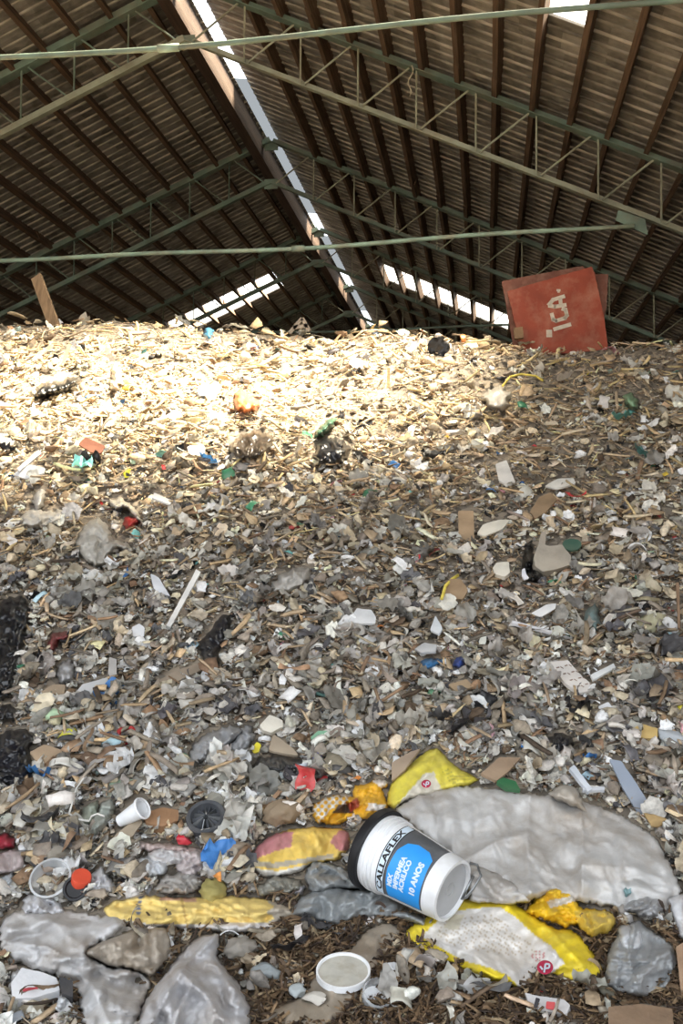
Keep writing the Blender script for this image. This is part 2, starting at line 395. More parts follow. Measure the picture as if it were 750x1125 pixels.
# rope end and lamp-like fittings hanging from the near truss
yy = D1-.08
r1, r2 = [rays([(452, 72)])[0], rays([(449, 106)])[0]]
pts = [EYE + (r1*(1-u)+r2*u)*yy + np.array([.03*math.sin(u*9), 0, 0]) for u in np.linspace(0, 1, 14)]
mb = MB(); mb.tube(pts, .012, 6); o = mb.obj('rope_end', mat('pale_rope', (.5, .45, .33), vary=.2)); tag(o, 'pale frayed rope end hanging from the near truss', 'rope')

# ------------------------------------------------------------------ heap body
gx = np.concatenate([np.arange(XL+.02, -8, .5), np.arange(-8, 5, .07), np.arange(5, XE-.01, .5), [XE-.02]])
gy = np.concatenate([np.arange(1.4, 2.6, .2), np.arange(2.6, 14, .06), np.arange(14, 27, .4)])
X, Y = np.meshgrid(gx, gy, indexing='ij')
Z = heap(X, Y)
nx, ny = X.shape
I = np.arange(nx*ny).reshape(nx, ny)
Q = np.stack([I[:-1, :-1], I[1:, :-1], I[1:, 1:], I[:-1, 1:]], -1).reshape(-1, 4)
hb = link('waste_mound', np_mesh('waste_mound', np.stack([X, Y, Z], -1).reshape(-1, 3), Q, M_heap, smooth=True))
tag(hb, 'packed fine waste filling the body of the huge sloping heap', 'waste', kind='stuff')

# ------------------------------------------------------------------ shapes of the scraps (unit size, lying in xy)
def fan_plate(n, asp, thick, bend, seed, bottom=True):
    r = random.Random(seed)
    A = sorted((2*PI*(i+r.uniform(-.32, .32))/n) for i in range(n)); V = []
    R = [r.uniform(.30, .56) for _ in A]
    ring = [(R[i]*math.cos(a), R[i]*math.sin(a)*asp) for i, a in enumerate(A)]
    tw = r.uniform(-.3, .3)
    zf = lambda x, y: bend*(x*x-.08)*2 + tw*x*y
    for x, y in ring: V.append((x, y, zf(x, y)+thick/2))
    for x, y in ring: V.append((x*1.01, y*1.01, zf(x, y)-thick/2))
    V.append((0, 0, zf(0, 0)+thick/2+r.uniform(-.01, .03))); V.append((0, 0, zf(0, 0)-thick/2))
    Fc = []
    for i in range(n):
        j = (i+1) % n; Fc += [(i, j, 2*n), (i, n+i, n+j), (i, n+j, j)]
        if bottom: Fc.append((n+j, n+i, 2*n+1))
    return np.array(V), np.array(Fc)
def splinter(wd, th, seed, curve=.06, seg=4):
    r = random.Random(seed); V = []; Fc = []
    ph = r.uniform(0, 6)
    for i in range(seg+1):
        u = i/seg; x = u-.5; w = wd*(1-.35*abs(2*u-1)**3*r.random())*r.uniform(.8, 1.1)/2
        cy = curve*math.sin(ph+u*2.5); cz = curve*math.cos(ph+u*2.2); e = r.uniform(-.05, .05) if i in (0, seg) else 0
        V += [(x+e, cy-w, cz-th/2), (x-e, cy+w, cz-th/2), (x-e*.6, cy+w, cz+th/2), (x+e*1.2, cy-w, cz+th/2)]
    for i in range(seg):
        a = 4*i
        for k in range(4):
            p, q = a+k, a+(k+1) % 4; Fc += [(p, q, q+4), (p, q+4, p+4)]
    e = 4*seg; Fc += [(0, 2, 1), (0, 3, 2), (e, e+1, e+2), (e, e+2, e+3)]
    return np.array(V), np.array(Fc)
def crumple(n, m, asp, amp, seed, fold=True):
    r = random.Random(seed); V = []; Fc = []; o = Vector((seed*7.3, seed*1.7, 2.1))
    fl = [(math.cos(a), math.sin(a), r.uniform(-.25, .25), r.uniform(.3, 1.1)) for a in [r.uniform(0, PI) for _ in range(3)]]
    for i in range(n):
        for j in range(m):
            u, v = i/(n-1)-.5, j/(m-1)-.5
            k = 1-.33*(2*u*2*v)**2 + .22*mnoise.noise(o+Vector((u*3, v*3, 0)))
            x, y = u*k, v*asp*k; z = 0
            for cx, cy, c0, s in fl: z += amp*s*abs(cx*x+cy*y-c0)
            z += amp*.9*mnoise.noise(o+Vector((x*5, y*5, 5))) + amp*.4*mnoise.noise(o+Vector((x*13, y*13, 9)))
            x += .07*mnoise.noise(o+Vector((u*6, v*6, 11))); y += .07*mnoise.noise(o+Vector((u*6, v*6, 17)))
            V.append((x, y, z))
    V = np.array(V); V[:, 2] -= np.median(V[:, 2])
    for i in range(n-1):
        for j in range(m-1):
            a = i*m+j
            Fc += [(a, a+m, a+m+1), (a, a+m+1, a+1)] if (i+j) % 2 else [(a, a+m, a+1), (a+m, a+m+1, a+1)]
    return V, np.array(Fc)
def icos(sub):
    t = (1+5**.5)/2
    V = [Vector(v).normalized() for v in [(-1, t, 0), (1, t, 0), (-1, -t, 0), (1, -t, 0), (0, -1, t), (0, 1, t), (0, -1, -t), (0, 1, -t), (t, 0, -1), (t, 0, 1), (-t, 0, -1), (-t, 0, 1)]]
    Fc = [(0, 11, 5), (0, 5, 1), (0, 1, 7), (0, 7, 10), (0, 10, 11), (1, 5, 9), (5, 11, 4), (11, 10, 2), (10, 7, 6), (7, 1, 8), (3, 9, 4), (3, 4, 2), (3, 2, 6), (3, 6, 8), (3, 8, 9), (4, 9, 5), (2, 4, 11), (6, 2, 10), (8, 6, 7), (9, 8, 1)]
    for _ in range(sub):
        mid = {}; G = []
        def m(a, b):
            k = (min(a, b), max(a, b))
            if k not in mid: V.append(((V[a]+V[b])/2).normalized()); mid[k] = len(V)-1
            return mid[k]
        for a, b, c in Fc:
            x, y, z = m(a, b), m(b, c), m(c, a); G += [(a, x, z), (b, y, x), (c, z, y), (x, y, z)]
        Fc = G
    return V, Fc
def rock(sub, seed, flat=.55, rough=.35, asp=.75):
    V, Fc = icos(sub); o = Vector((seed*3.1, seed*5.7, 1)); out = []
    r = random.Random(seed); cuts = [(Vector((r.gauss(0, 1), r.gauss(0, 1), r.gauss(0, 1))).normalized(), r.uniform(.45, .8)) for _ in range(9)]
    for v in V:
        v = v*(1+rough*mnoise.noise(v*1.6+o)*1.4)
        for n, c in cuts:
            d = v.dot(n)
            if d > c: v = v - n*(d-c)
        out.append((v.x*.5, v.y*.5*asp, v.z*.5*flat))
    return np.array(out), np.array(Fc)
def shell(seed, asp=.6, arc=1.9, thick=.03, n=7, m=4, rim=True):
    r = random.Random(seed); V = []; Fc = []; R = .5/math.sin(arc/2)
    for s in (0, 1):
        for i in range(n):
            a = -arc/2+arc*i/(n-1)
            for j in range(m):
                v = (j/(m-1)-.5)*asp*(1+.15*math.sin(i*1.7+seed)); rr = R - thick*s + (.03 if rim and j == 0 else 0)
                V.append((rr*math.sin(a), v, rr*math.cos(a)-R*math.cos(arc/2)*.75-.1))
    N = n*m
    for i in range(n-1):
        for j in range(m-1):
            a = i*m+j; Fc += [(a, a+m, a+m+1), (a, a+m+1, a+1), (N+a, N+a+m+1, N+a+m), (N+a, N+a+1, N+a+m+1)]
    for i in range(n-1):
        for j in (0, m-1):
            a = i*m+j; Fc += [(a, N+a+m, a+m), (a, N+a, N+a+m)]
    for j in range(m-1):
        for i in (0, n-1):
            a = i*m+j; Fc += [(a, a+1, N+a+1), (a, N+a+1, N+a)]
    return np.array(V), np.array(Fc)
def ribbon(seed, wd=.12, n=9):
    r = random.Random(seed); V = []; Fc = []; ph = r.uniform(0, 6); k = r.uniform(2, 5)
    for i in range(n):
        u = i/(n-1); x = u-.5; a = ph+u*k; c = .14*math.sin(ph+u*5); z = .07*math.sin(a*1.7)
        for s in (-1, 1): V.append((x, c+s*wd/2*math.cos(a), z+s*wd/2*math.sin(a)))
    for i in range(n-1): Fc += [(2*i, 2*i+2, 2*i+3), (2*i, 2*i+3, 2*i+1)]
    return np.array(V), np.array(Fc)
def lump(seed):                                     # crumbly cluster
    V, Fc = icos(2); o = Vector((seed*3.7, 2, seed)); out = []
    for v in V:
        k = 1+.35*mnoise.noise(v*3.1+o)+.2*mnoise.noise(v*7+o); out.append((v.x*.5*k, v.y*.42*k, v.z*.3*k))
    return np.array(out), np.array(Fc)

# colours that the things have themselves
C_ = dict(tan=(.42, .31, .19), brown=(.22, .14, .085), pale_brown=(.36, .28, .19), cream=(.66, .58, .43), white=(.74, .73, .70), grey=(.27, .26, .245), dark_grey=(.09, .09, .10),
          light_grey=(.47, .46, .44), beige=(.50, .44, .34), black=(.012, .012, .015), blue=(.04, .16, .42), pale_blue=(.38, .55, .68), red=(.42, .03, .035),
          green=(.04, .20, .11), yellow=(.78, .56, .05), pink=(.66, .30, .36), orange=(.72, .25, .06), turquoise=(.16, .42, .42), straw=(.58, .46, .25), dark_brown=(.075, .05, .032),
          greyish_brown=(.24, .21, .175), pale_green=(.38, .55, .40))
Z_TOP = dict(tan=7, cream=4, straw=5, beige=4, pale_brown=5, white=1, brown=2, greyish_brown=1, light_grey=.3, dark_brown=.8)
Z_MID = dict(greyish_brown=5, pale_brown=4.4, tan=3, brown=3, grey=2.6, light_grey=2, beige=2.4, dark_grey=1.3, dark_brown=2, white=1.1, cream=.8)
Z_LOW = dict(greyish_brown=4, grey=3, light_grey=2.3, pale_brown=2.8, brown=2.6, white=1.7, beige=1.6, dark_grey=1.5, tan=1.4, dark_brown=2.3, pale_blue=.4, cream=.7)
def kind(name, thing, noun, gen, mt, pref, n_mass, per, px, flat, colours=None):
    return dict(name=name, noun=noun, gen=gen, mt=mt, pref=pref, n=n_mass, ind=per, px=px, flat=flat, colours=colours, thing=thing)
S = lambda f, n: [f(i) for i in range(n)]
KINDS = [
 kind('cardboard_flake', 0, 'cardboard flake', [fan_plate(random.choice([4, 4, 5, 6]), random.uniform(.35, .85), .035, random.uniform(-.4, .4), i) for i in range(14)], M_piece,
      dict(tan=3, pale_brown=4, brown=2, beige=2, cream=1.5, greyish_brown=3), 17000, 300, (7, 21), .55),
 kind('wood_splinter', 0, 'wood splinter', [splinter(random.uniform(.09, .2), random.uniform(.04, .08), i) for i in range(10)], M_piece,
      dict(straw=3, pale_brown=3, brown=2, cream=2, dark_brown=1, greyish_brown=2.5, tan=2), 16000, 300, (10, 26), .45),
 kind('paper_scrap', 0, 'crumpled paper scrap', [crumple(7, 6, random.uniform(.55, .9), random.uniform(.15, .3), i+30) for i in range(10)], M_film,
      dict(white=4, light_grey=3, cream=2, beige=2, pale_blue=.3), 8000, 300, (8, 19), .6),
 kind('plastic_shred', 0, 'plastic film shred', [crumple(8, 6, random.uniform(.35, .8), random.uniform(.25, .5), i+60) for i in range(10)], M_film,
      dict(light_grey=4, grey=4, white=2, dark_grey=2, black=.6, pale_blue=.25, turquoise=.06, blue=.08), 9000, 300, (9, 24), .7),
 kind('rubble_lump', 0, 'lump of rubble', [rock(2, i) for i in range(10)], M_piece,
      dict(grey=3, greyish_brown=4, beige=2, light_grey=1.6, brown=1.5, dark_brown=1.2), 10000, 300, (6, 17), .7),
 kind('plastic_shard', 0, 'hard plastic shard', [shell(i, random.uniform(.35, .8), random.uniform(.9, 2.2)) for i in range(8)], M_gloss,
      dict(white=4, light_grey=2, grey=1.5, dark_grey=1, blue=.3, red=.3, green=.25, yellow=.2, pale_blue=.5, pink=.2, turquoise=.2, orange=.2, pale_green=.2), 3500, 280, (7, 17), .7),
 kind('rag_strip', 0, 'twisted rag strip', [ribbon(i, random.uniform(.1, .2)) for i in range(8)], M_piece,
      dict(greyish_brown=3, grey=3, light_grey=2, dark_grey=2, white=1, brown=1.5, beige=1.5, red=.1, blue=.1), 5000, 250, (11, 26), .7),
 kind('foam_bit', 0, 'foam bit', [rock(1, i+50, .7, .5, .85) for i in range(8)], M_piece,
      dict(white=5, cream=3, light_grey=2, beige=1.5), 3000, 200, (6, 14), .7),
]
KINDS.insert(0, kind('fine_chip', 0, 'fine chip', [fan_plate(4, random.uniform(.4, .9), .05, random.uniform(-.4, .4), 300+i, False) for i in range(8)], M_piece,
      dict(tan=2, pale_brown=4, brown=3, greyish_brown=4, beige=2, light_grey=2, grey=2, white=1, dark_brown=2), 30000, 0, (3.5, 7), .9))

def zone_weights(v):
    """colour mix by the height in the heap: woody on top, greyer and more plastic at the foot"""
    a = np.clip((v-500)/170, 0, 1); b = np.clip((v-650)/180, 0, 1)
    names = sorted(set(Z_TOP) | set(Z_MID) | set(Z_LOW))
    W = np.array([[Z_TOP.get(n, .05), Z_MID.get(n, .05), Z_LOW.get(n, .05)] for n in names])
    return names, (W[:, 0][None]*(1-a)[:, None] + W[:, 1][None]*(a*(1-b))[:, None] + W[:, 2][None]*(a*b)[:, None])

def sample_places(n, wide=1.0):
    """places on the heap, dense near the foot and thinner far up"""
    out = []
    while sum(len(o) for o in out) < n:
        m = n*3
        d = 2.75 + (13.6-2.75)*rng.random(m)
        tx = rng.uniform(-.72, .52, m)
        x = tx*d; z = heap(x, d); P = np.stack([x, d, z], 1)
        # visible density: share of picture area that a unit of surface takes
        e = .05; v1 = 597-F*(heap_s(x, d)-1.5)/d; v2 = 597-F*(heap_s(x, d+e)-1.5)/(d+e)
        dens = np.clip((v1-v2)/e, 4, 400)
        vv = 597-F*(z-1.5)/d; keep = rng.random(m) < dens/250*np.interp(vv, [985, 1040], [1, .4])*np.where((vv > 1015) & (x/d > -.26), .3, 1)
        out.append(P[keep])
    return np.concatenate(out)[:n]
def frames(n, nrm, jit):
    j = rng.normal(size=(n, 3)); j /= np.linalg.norm(j, axis=1, keepdims=True)
    z = nrm + j*jit[:, None]*rng.random(n)[:, None]**.7*1.5; z /= np.linalg.norm(z, axis=1, keepdims=True)
    a = rng.normal(size=(n, 3)); x = np.cross(z, a); x /= np.linalg.norm(x, axis=1, keepdims=True); y = np.cross(z, x)
    return np.stack([x, y, z], 2)                  # columns

def pal_pick(kd, v):
    names, W = zone_weights(v)
    alln = sorted(set(names) | set(kd['pref']))
    base = np.array([kd['pref'].get(n, 0) for n in alln])[None]
    zw = np.full((len(v), len(alln)), 1.0)
    for i, n in enumerate(alln):
        if n in names: zw[:, i] = W[:, names.index(n)]
    w = base*zw; w /= w.sum(1, keepdims=True); cw = w.cumsum(1)
    k = (rng.random(len(v))[:, None] > cw).sum(1).clip(0, len(alln)-1)
    return alln, k

# keep-out outlines of the big hand-laid things: no big loose scraps on top of those
KEEP = []          # footprints of hand-laid things
LAND = []          # (x, y, phrase) landmarks for the wording of labels
def inpoly(P, poly):
    P = np.atleast_2d(P); x, y = P[:, 0], P[:, 1]; r = np.zeros(len(P), bool); n = len(poly)
    for i in range(n):
        (x0, y0), (x1, y1) = poly[i], poly[(i+1) % n]
        if y0 == y1: continue
        c = ((y0 > y) != (y1 > y)) & (x < (x1-x0)*(y-y0)/(y1-y0)+x0); r ^= c
    return r
def edist(P, poly, closed=True):
    P = np.atleast_2d(P); best = np.full(len(P), 1e9); n = len(poly)
    for i in range(n if closed else n-1):
        a = np.array(poly[i], float); b = np.array(poly[(i+1) % n], float); d = b-a
        t = np.clip(((P-a)@d)/(d@d+1e-9), 0, 1); best = np.minimum(best, np.linalg.norm(P-(a+t[:, None]*d), axis=1))
    return best
def smooth_outline(poly, step=3., rag=.8, seed=0, rounding=1, cut=4.):
    P = np.array(poly, float)
    for _ in range(rounding):                       # Chaikin, keeps close to the corners
        Q = []
        for i in range(len(P)):
            a, b = P[i], P[(i+1) % len(P)]; c_ = min(.16, cut/(np.linalg.norm(b-a)+1e-6)); Q += [a*(1-c_)+b*c_, a*c_+b*(1-c_)]
        P = np.array(Q)
    out = []
    for i in range(len(P)):
        a, b = P[i], P[(i+1) % len(P)]; n = max(1, int(np.linalg.norm(b-a)/step))
        for k in range(n): out.append(a+(b-a)*k/n)
    out = np.array(out)
    out += rag*np.stack([perlin(out[:, 0]*.21+seed, out[:, 1]*.21), perlin(out[:, 0]*.21, out[:, 1]*.21+seed+40)], 1)*2
    return out
def triang(outline, step):
    lo, hi = outline.min(0), outline.max(0)
    g = np.array([(x+(step/2 if k % 2 else 0), y) for k, y in enumerate(np.arange(lo[1], hi[1], step*.87)) for x in np.arange(lo[0], hi[0], step)])
    if len(g):
        g = g[inpoly(g, outline)]
        if len(g): g = g[edist(g, outline) > step*.45]
    g = g.reshape(-1, 2)
    n = len(outline); pts = [Vector(p) for p in outline] + [Vector(p) for p in g]
    v, e, f, *_ = delaunay_2d_cdt(pts, [(i, (i+1) % n) for i in range(n)], [], 1, 1e-6)
    V = np.array([tuple(p) for p in v]); Tn = np.array([t for t in f if len(t) == 3])
    return V, Tn
def ridged(x, y, seed):
    r = np.random.default_rng(int(seed*131)+5); s = 0; tot = 0
    wx = .55*perlin(x*.9+seed, y*.9); wy = .55*perlin(x*.9, y*.9+seed*2)
    for k in range(7):
        a = r.uniform(0, PI); f = .55*1.33**k; am = 1/f**.9
        t = ((x+wx)*math.cos(a)+(y+wy)*math.sin(a))*f+r.random()*9
        tri = np.abs(t-np.round(t))*4-1
        loc = np.clip(.5+1.6*perlin(x*.5+k*5+seed, y*.5-k*3), 0, 1)
        s = s+am*tri*loc; tot += am
    return s/tot*2.2
def drape(name, label, cat, poly, mt, col, h0=.05, bulge=.05, edge=14, wr=.02, ws=28, folds=(), step=2.6, rag=.8, seed=1, smooth=True, hedge=.012,
          thick=.003, phrase=None, parent=None, stretch=(1, 1), group=None, rounding=1, keep=True, crumple_amt=.35):
    ol = smooth_outline(poly, step*1.1, rag*1.5, seed, rounding); P, Tn = triang(ol, step)
    ed = edist(P, ol); k = 1-np.exp(-ed/edge)
    h = hedge + h0*np.clip(ed/4, 0, 1)*.5 + bulge*k*.8
    h = h + wr*1.75*ridged(P[:, 0]/ws*stretch[0], P[:, 1]/ws*stretch[1], seed)*np.clip(ed/7, .3, 1)
    h = h + 1.3*wr*crumple_amt*ridged(P[:, 0]/ws*3.1, P[:, 1]/ws*3.1, seed+5)*np.clip(ed/5, .2, 1)
    for f in folds:                                 # (points, height, width)
        h = h + f[1]*np.exp(-edist(P, f[0], False)/f[2])
    W = hit(P, h, heap)
    c = np.asarray(col(P) if callable(col) else np.tile(col, (len(P), 1)), float)
    o0 = W.mean(0); o0[2] = W[:, 2].min()
    me = np_mesh(name, W-o0*(1 if parent is None else 0) - (0 if parent is None else np.array(parent.location)), Tn[:, ::-1] if False else Tn, mt, c, smooth)
    o = link(name, me, parent)
    if parent is None: o.location = o0
    nz = np.mean([p.normal.y for p in me.polygons[:200]])
    if nz > 0: me.flip_normals()
    if thick: md = o.modifiers.new('thickness', 'SOLIDIFY'); md.thickness = thick; md.offset = -1
    if label: tag(o, label, cat, group)
    if keep and parent is None: KEEP.append(ol)
    if phrase: LAND.append((P[:, 0].mean(), P[:, 1].mean(), phrase))
    o['_h'] = 0; del o['_h']
    return o
EYEV = EYE
def plane_pts(P, anchor, n):
    r = rays(P); t = ((anchor-EYE)@n)/(r@n); return r*t[:, None]+EYE
def slab(name, label, cat, poly, color, thick=.015, lift=.06, tilt=.35, mt=None, bend=0., rag=.35, seed=0, phrase=None, anchor=None, n=None, parent=None,
         group=None, keep=True, rounding=1, step=4., pat=None, side_n=None):
    """a stiff flat thing: its outline is laid on a plane of its own and given thickness"""
    ol = smooth_outline(poly, step, rag, seed, rounding, .9); c = ol.mean(0)
    if anchor is None: anchor = hit([c], lift, heap)[0]
    if n is None:
        n = normal_at(np.array([anchor[0]]), np.array([anchor[1]]))[0]; e = EYE-anchor; e /= np.linalg.norm(e)
        sd = np.array([math.sin(seed*12.9+1), math.cos(seed*7.1), 0])*.22
        n = n*(1-tilt)+e*tilt+sd*(1-tilt)*(side_n is None)
    n = np.asarray(n, float); n = n/np.linalg.norm(n)
    P, Tn = triang(ol, max(step*1.5, 3)); W = plane_pts(P, anchor, n)
    if bend:
        q = W-anchor; a = np.cross(n, [0, 0, 1.]); a /= np.linalg.norm(a); s = q@a; W = W + n*(bend*(s**2/(np.abs(s).max()+1e-6)))[:, None]
    nb = len(ol); k = len(W)
    V = np.concatenate([W, W-n*thick]); F_ = [tuple(t) for t in Tn]+[tuple(t[::-1]+k) for t in Tn]
    F_ += [(i, i+k, (i+1) % nb+k, (i+1) % nb) for i in range(nb)]
    org = np.array(parent.location) if parent is not None else anchor
    me = np_mesh(name, V-org, F_, mt or M_piece, None if pat is None else np.tile(pat(P), (2, 1)))
    o = link(name, me, parent)
    if parent is None: o.location = anchor
    nn = Vector(n); tri = me.polygons[0].normal
    if tri.dot(nn) < 0: me.flip_normals()
    if color is not None: o.color = (*(C_[color] if isinstance(color, str) else color), 1)
    if label: tag(o, label, cat, group)
    if keep and parent is None: KEEP.append(ol)
    if phrase: LAND.append((c[0], c[1], phrase))
    return o
def stick(name, label, cat, a, b, wpx, color, **kw):
    a = np.array(a, float); b = np.array(b, float); d = (b-a)/np.linalg.norm(b-a); s = np.array([-d[1], d[0]])*wpx/2
    return slab(name, label, cat, [a+s, b+s*.85, b-s*.85, a-s], color, rounding=0, **kw)
def mixcol(P, base, rules):
    c = np.tile(base, (len(P), 1)).astype(float)
    for poly, col in rules: c[inpoly(P, poly)] = col
    return c
def q(*a): return [tuple(a[i:i+2]) for i in range(0, len(a), 2)]
YEL = (.80, .62, .03); YOR = (.80, .43, .02); SACK = (.55, .54, .53); BAGW = (.70, .66, .60)

# ---- the sacks and bags at the foot of the heap
big = drape('woven_sack', 'large flattened grey-white woven sack spread behind the paint pail', 'sack',
      q(432,890, 455,872, 500,862, 550,866, 575,872, 622,873, 680,893, 722,921, 748,975, 746,1002, 690,1001, 640,992, 600,986, 540,994, 516,992, 512,955, 470,920), M_weave, SACK,
      h0=.05, bulge=.045, edge=20, wr=.055, ws=90, seed=3, rag=1.2, step=2.4,
      folds=[(q(582,868, 579,930, 583,990), .035, 5), (q(637,880, 640,930, 639,992), .03, 4), (q(448,890, 520,905, 575,880), .03, 9), (q(500,952, 545,925, 580,915), .045, 8),
             (q(640,950, 700,955, 745,975), .03, 10), (q(650,905, 700,930, 730,955), .02, 8), (q(520,975, 560,960, 590,985), .03, 6)],
      phrase='large grey-white woven sack')
drape('seam_flap', None, None, q(600,872, 618,861, 632,864, 640,880, 645,893, 622,884), M_weave, (.6, .57, .52), h0=.12, bulge=.03, edge=8, wr=.015, ws=16, seed=5, parent=big, hedge=.08)
drape('seam_flap', None, None, q(514,948, 548,960, 580,978, 584,992, 548,994, 517,992, 512,970), M_weave, (.56, .54, .52), h0=.11, bulge=.03, edge=8, wr=.03, ws=24, seed=15, parent=big, hedge=.07,
      folds=[(q(520,960, 550,985), .03, 4)])

def ycol(P):
    c = np.tile((.72, .62, .08), (len(P), 1)); w = inpoly(P, q(430,893, 450,868, 466,850, 476,848, 484,866, 500,880, 470,895)); c[w] = (.66, .62, .52)
    t = inpoly(P, q(484,846, 492,843, 506,862, 500,866)); c[t & ((P[:, 1]*1.2+P[:, 0]*.5) % 5 < 1.6)] = (.45, .40, .07)
    t = inpoly(P, q(495,852, 515,850, 520,864, 500,866)); c[t & (P[:, 1] % 4 < 1.3)] = (.50, .42, .07)
    return c
def logo(parent, c, r, h, squash=.85, mt=None):
    """round crimson emblem with a pale curl, printed on the sack"""
    ring = [(c[0]+r*math.cos(a), c[1]+r*squash*math.sin(a)) for a in np.linspace(0, 2*PI, 18, endpoint=False)]
    drape('printed_emblem', None, None, ring, mt or M_redink, (.5, .03, .08), h0=0, bulge=0, edge=4, wr=0, hedge=h, step=1.3, rag=0, parent=parent, thick=.001, rounding=0)
    for st in ([(c[0]-r*.1, c[1]+r*.65), (c[0]+r*.05, c[1]-r*.4), (c[0]+r*.55, c[1]-r*.35), (c[0]+r*.5, c[1]+r*.1), (c[0], c[1]+r*.15)],
               [(c[0]-r*.6, c[1]-r*.1), (c[0]-r*.3, c[1]+r*.3)]):
        for a, b in zip(st, st[1:]):
            a = np.array(a); b = np.array(b); d = (b-a)/np.linalg.norm(b-a); s = np.array([-d[1], d[0]])*r*.11
            drape('emblem_curl', None, None, [a+s, b+s, b-s, a-s], M_ink, (.8, .8, .8), h0=0, bulge=0, wr=0, hedge=h+.004, step=1.2, rag=0, parent=parent, thick=0, rounding=0)
yb = drape('yellow_bag', 'bright yellow plastic bag with round crimson emblem, standing up behind woven sack', 'bag',
      q(424,884, 428,862, 448,842, 470,823, 480,821, 492,834, 502,843, 522,853, 527,858, 512,864, 492,868, 468,874, 445,880, 432,890), M_print, ycol,
      h0=.06, bulge=.035, edge=10, wr=.016, ws=40, seed=7, rag=.6, step=1.8, folds=[(q(480,822, 470,850, 440,880), .02, 5)], phrase='upper yellow bag')
logo(yb, (468, 861), 5.2, .125)
def wcol(P):
    c = np.tile(YOR, (len(P), 1)); w = inpoly(P, q(340,888, 352,876, 380,873, 384,884, 362,890, 352,905)); c[w & (((P[:, 0] // 4 + P[:, 1] // 4) % 2) == 0)] = (.8, .78, .72)
    c[inpoly(P, q(408,858, 418,853, 427,860, 420,866, 415,863))] = (.78, .7, .62); c[inpoly(P, q(365,893, 372,884, 392,884, 388,893))] = (.07, .04, .03)
    c[inpoly(P, q(380,884, 392,876, 396,885, 386,892))] = (.38, .06, .03); c[inpoly(P, q(405,882, 424,884, 420,892, 402,890))] = (.75, .7, .65); return c
drape('food_wrapper', 'crumpled orange-yellow food wrapper with white checked end beside pail rim', 'wrapper',
      q(342,890, 348,880, 365,873, 386,876, 390,862, 402,862, 412,855, 426,858, 424,866, 419,868, 427,884, 424,893, 405,901, 388,898, 371,907, 346,904), M_print, wcol,
      h0=.06, bulge=.06, edge=7, wr=.045, ws=20, seed=9, rag=1.2, step=1.6, phrase='crumpled orange-yellow wrapper')
def pcol(P):
    c = np.tile((.80, .56, .13), (len(P), 1)); c[inpoly(P, q(270,948, 285,925, 300,915, 322,914, 320,930, 300,936))] = (.55, .22, .24)
    c[inpoly(P, q(362,925, 372,912, 384,912, 384,935, 372,935))] = (.5, .2, .2); c[inpoly(P, q(270,944, 300,948, 366,938, 366,943, 300,954, 270,950))] = (.45, .40, .32)
    c[inpoly(P, q(270,953, 305,957, 350,947, 350,962, 270,970))] = (.68, .65, .6); return c
drape('yellow_sack', 'torn yellow and dull pink printed sack left of the paint pail', 'sack',
      q(272,945, 284,928, 300,916, 322,911, 345,908, 378,911, 384,916, 382,936, 372,945, 340,950, 332,958, 300,964, 282,962), M_print, pcol,
      h0=.05, bulge=.035, edge=9, wr=.022, ws=40, seed=11, rag=.8, step=2, phrase='yellow and pink sack')
def lcol(P):
    c = np.tile((.80, .60, .20), (len(P), 1)); s = np.abs(P[:, 0]-152-(P[:, 1]-1000)*-.15) < 2.4; c[s & ((P[:, 1] // 3) % 2 == 0)] = (.12, .16, .28)
    c[inpoly(P, q(175,984, 215,986, 215,991, 176,989))] = (.62, .36, .24); c[inpoly(P, q(112,1000, 118,1008, 170,1016, 260,1014, 320,1012, 320,1030, 110,1030))] = (.66, .62, .60)
    c[(np.abs(P[:, 0]-202-(P[:, 1]-1000)*.2) < 1.2)] = (.5, .33, .1); c[P[:, 0] > 297+4*np.sin(P[:, 1]*.5)] = (.50, .44, .36); return c
drape('yellow_bag', 'long pale yellow bag lying flat above the white sack', 'bag',
      q(112,1000, 125,989, 160,984, 200,986, 250,984, 290,987, 315,995, 332,1008, 326,1020, 300,1022, 262,1026, 225,1022, 190,1021, 150,1019, 122,1012), M_print, lcol,
      h0=.05, bulge=.03, edge=8, wr=.028, ws=34, seed=13, rag=.8, step=2, stretch=(.6, 1.4), phrase='long pale yellow bag')
def fcol(P):
    c = np.tile(YEL, (len(P), 1))
    w = inpoly(P, q(462,1029, 478,1014, 494,1002, 520,998, 548,996, 566,1008, 586,1026, 606,1040, 620,1058, 606,1070, 590,1068, 578,1083, 570,1086, 560,1073, 540,1064, 505,1054, 478,1038))
    c[w] = (.72, .69, .66)
    t = inpoly(P, q(490,1010, 540,1004, 575,1030, 590,1045, 560,1050, 500,1040, 478,1028)) & w
    u = P[:, 1]-.62*P[:, 0]
    c[t & (u % 5.2 < 1.5) & (np.sin(P[:, 0]*1.3+np.floor(u/5.2)*3) > -.5)] = (.50, .42, .32)
    c[inpoly(P, q(486,1020, 494,1006, 510,1004, 503,1022)) & w] = (.62, .57, .45)
    t = inpoly(P, q(582,1050, 592,1043, 600,1048, 590,1060)) & w; c[t & (P[:, 0] % 4 < 1.5)] = (.55, .2, .2); return c
fb = drape('cement_bag', 'front yellow and white printed bag with round crimson emblem', 'bag',
      q(441,1026, 460,1011, 492,991, 520,986, 547,985, 563,991, 590,1008, 612,1022, 622,1019, 640,1030, 655,1052, 664,1068, 650,1083, 628,1079, 606,1072, 588,1069, 576,1087, 555,1083, 540,1079, 500,1062, 462,1046), M_print, fcol,
      h0=.06, bulge=.03, edge=12, wr=.022, ws=60, seed=17, rag=.7, step=1.9, folds=[(q(550,988, 590,1030, 622,1062), .018, 6), (q(462,1030, 520,1050, 572,1085), .012, 5), (q(600,1018, 640,1060), .02, 6)],
      phrase='front yellow and white bag')
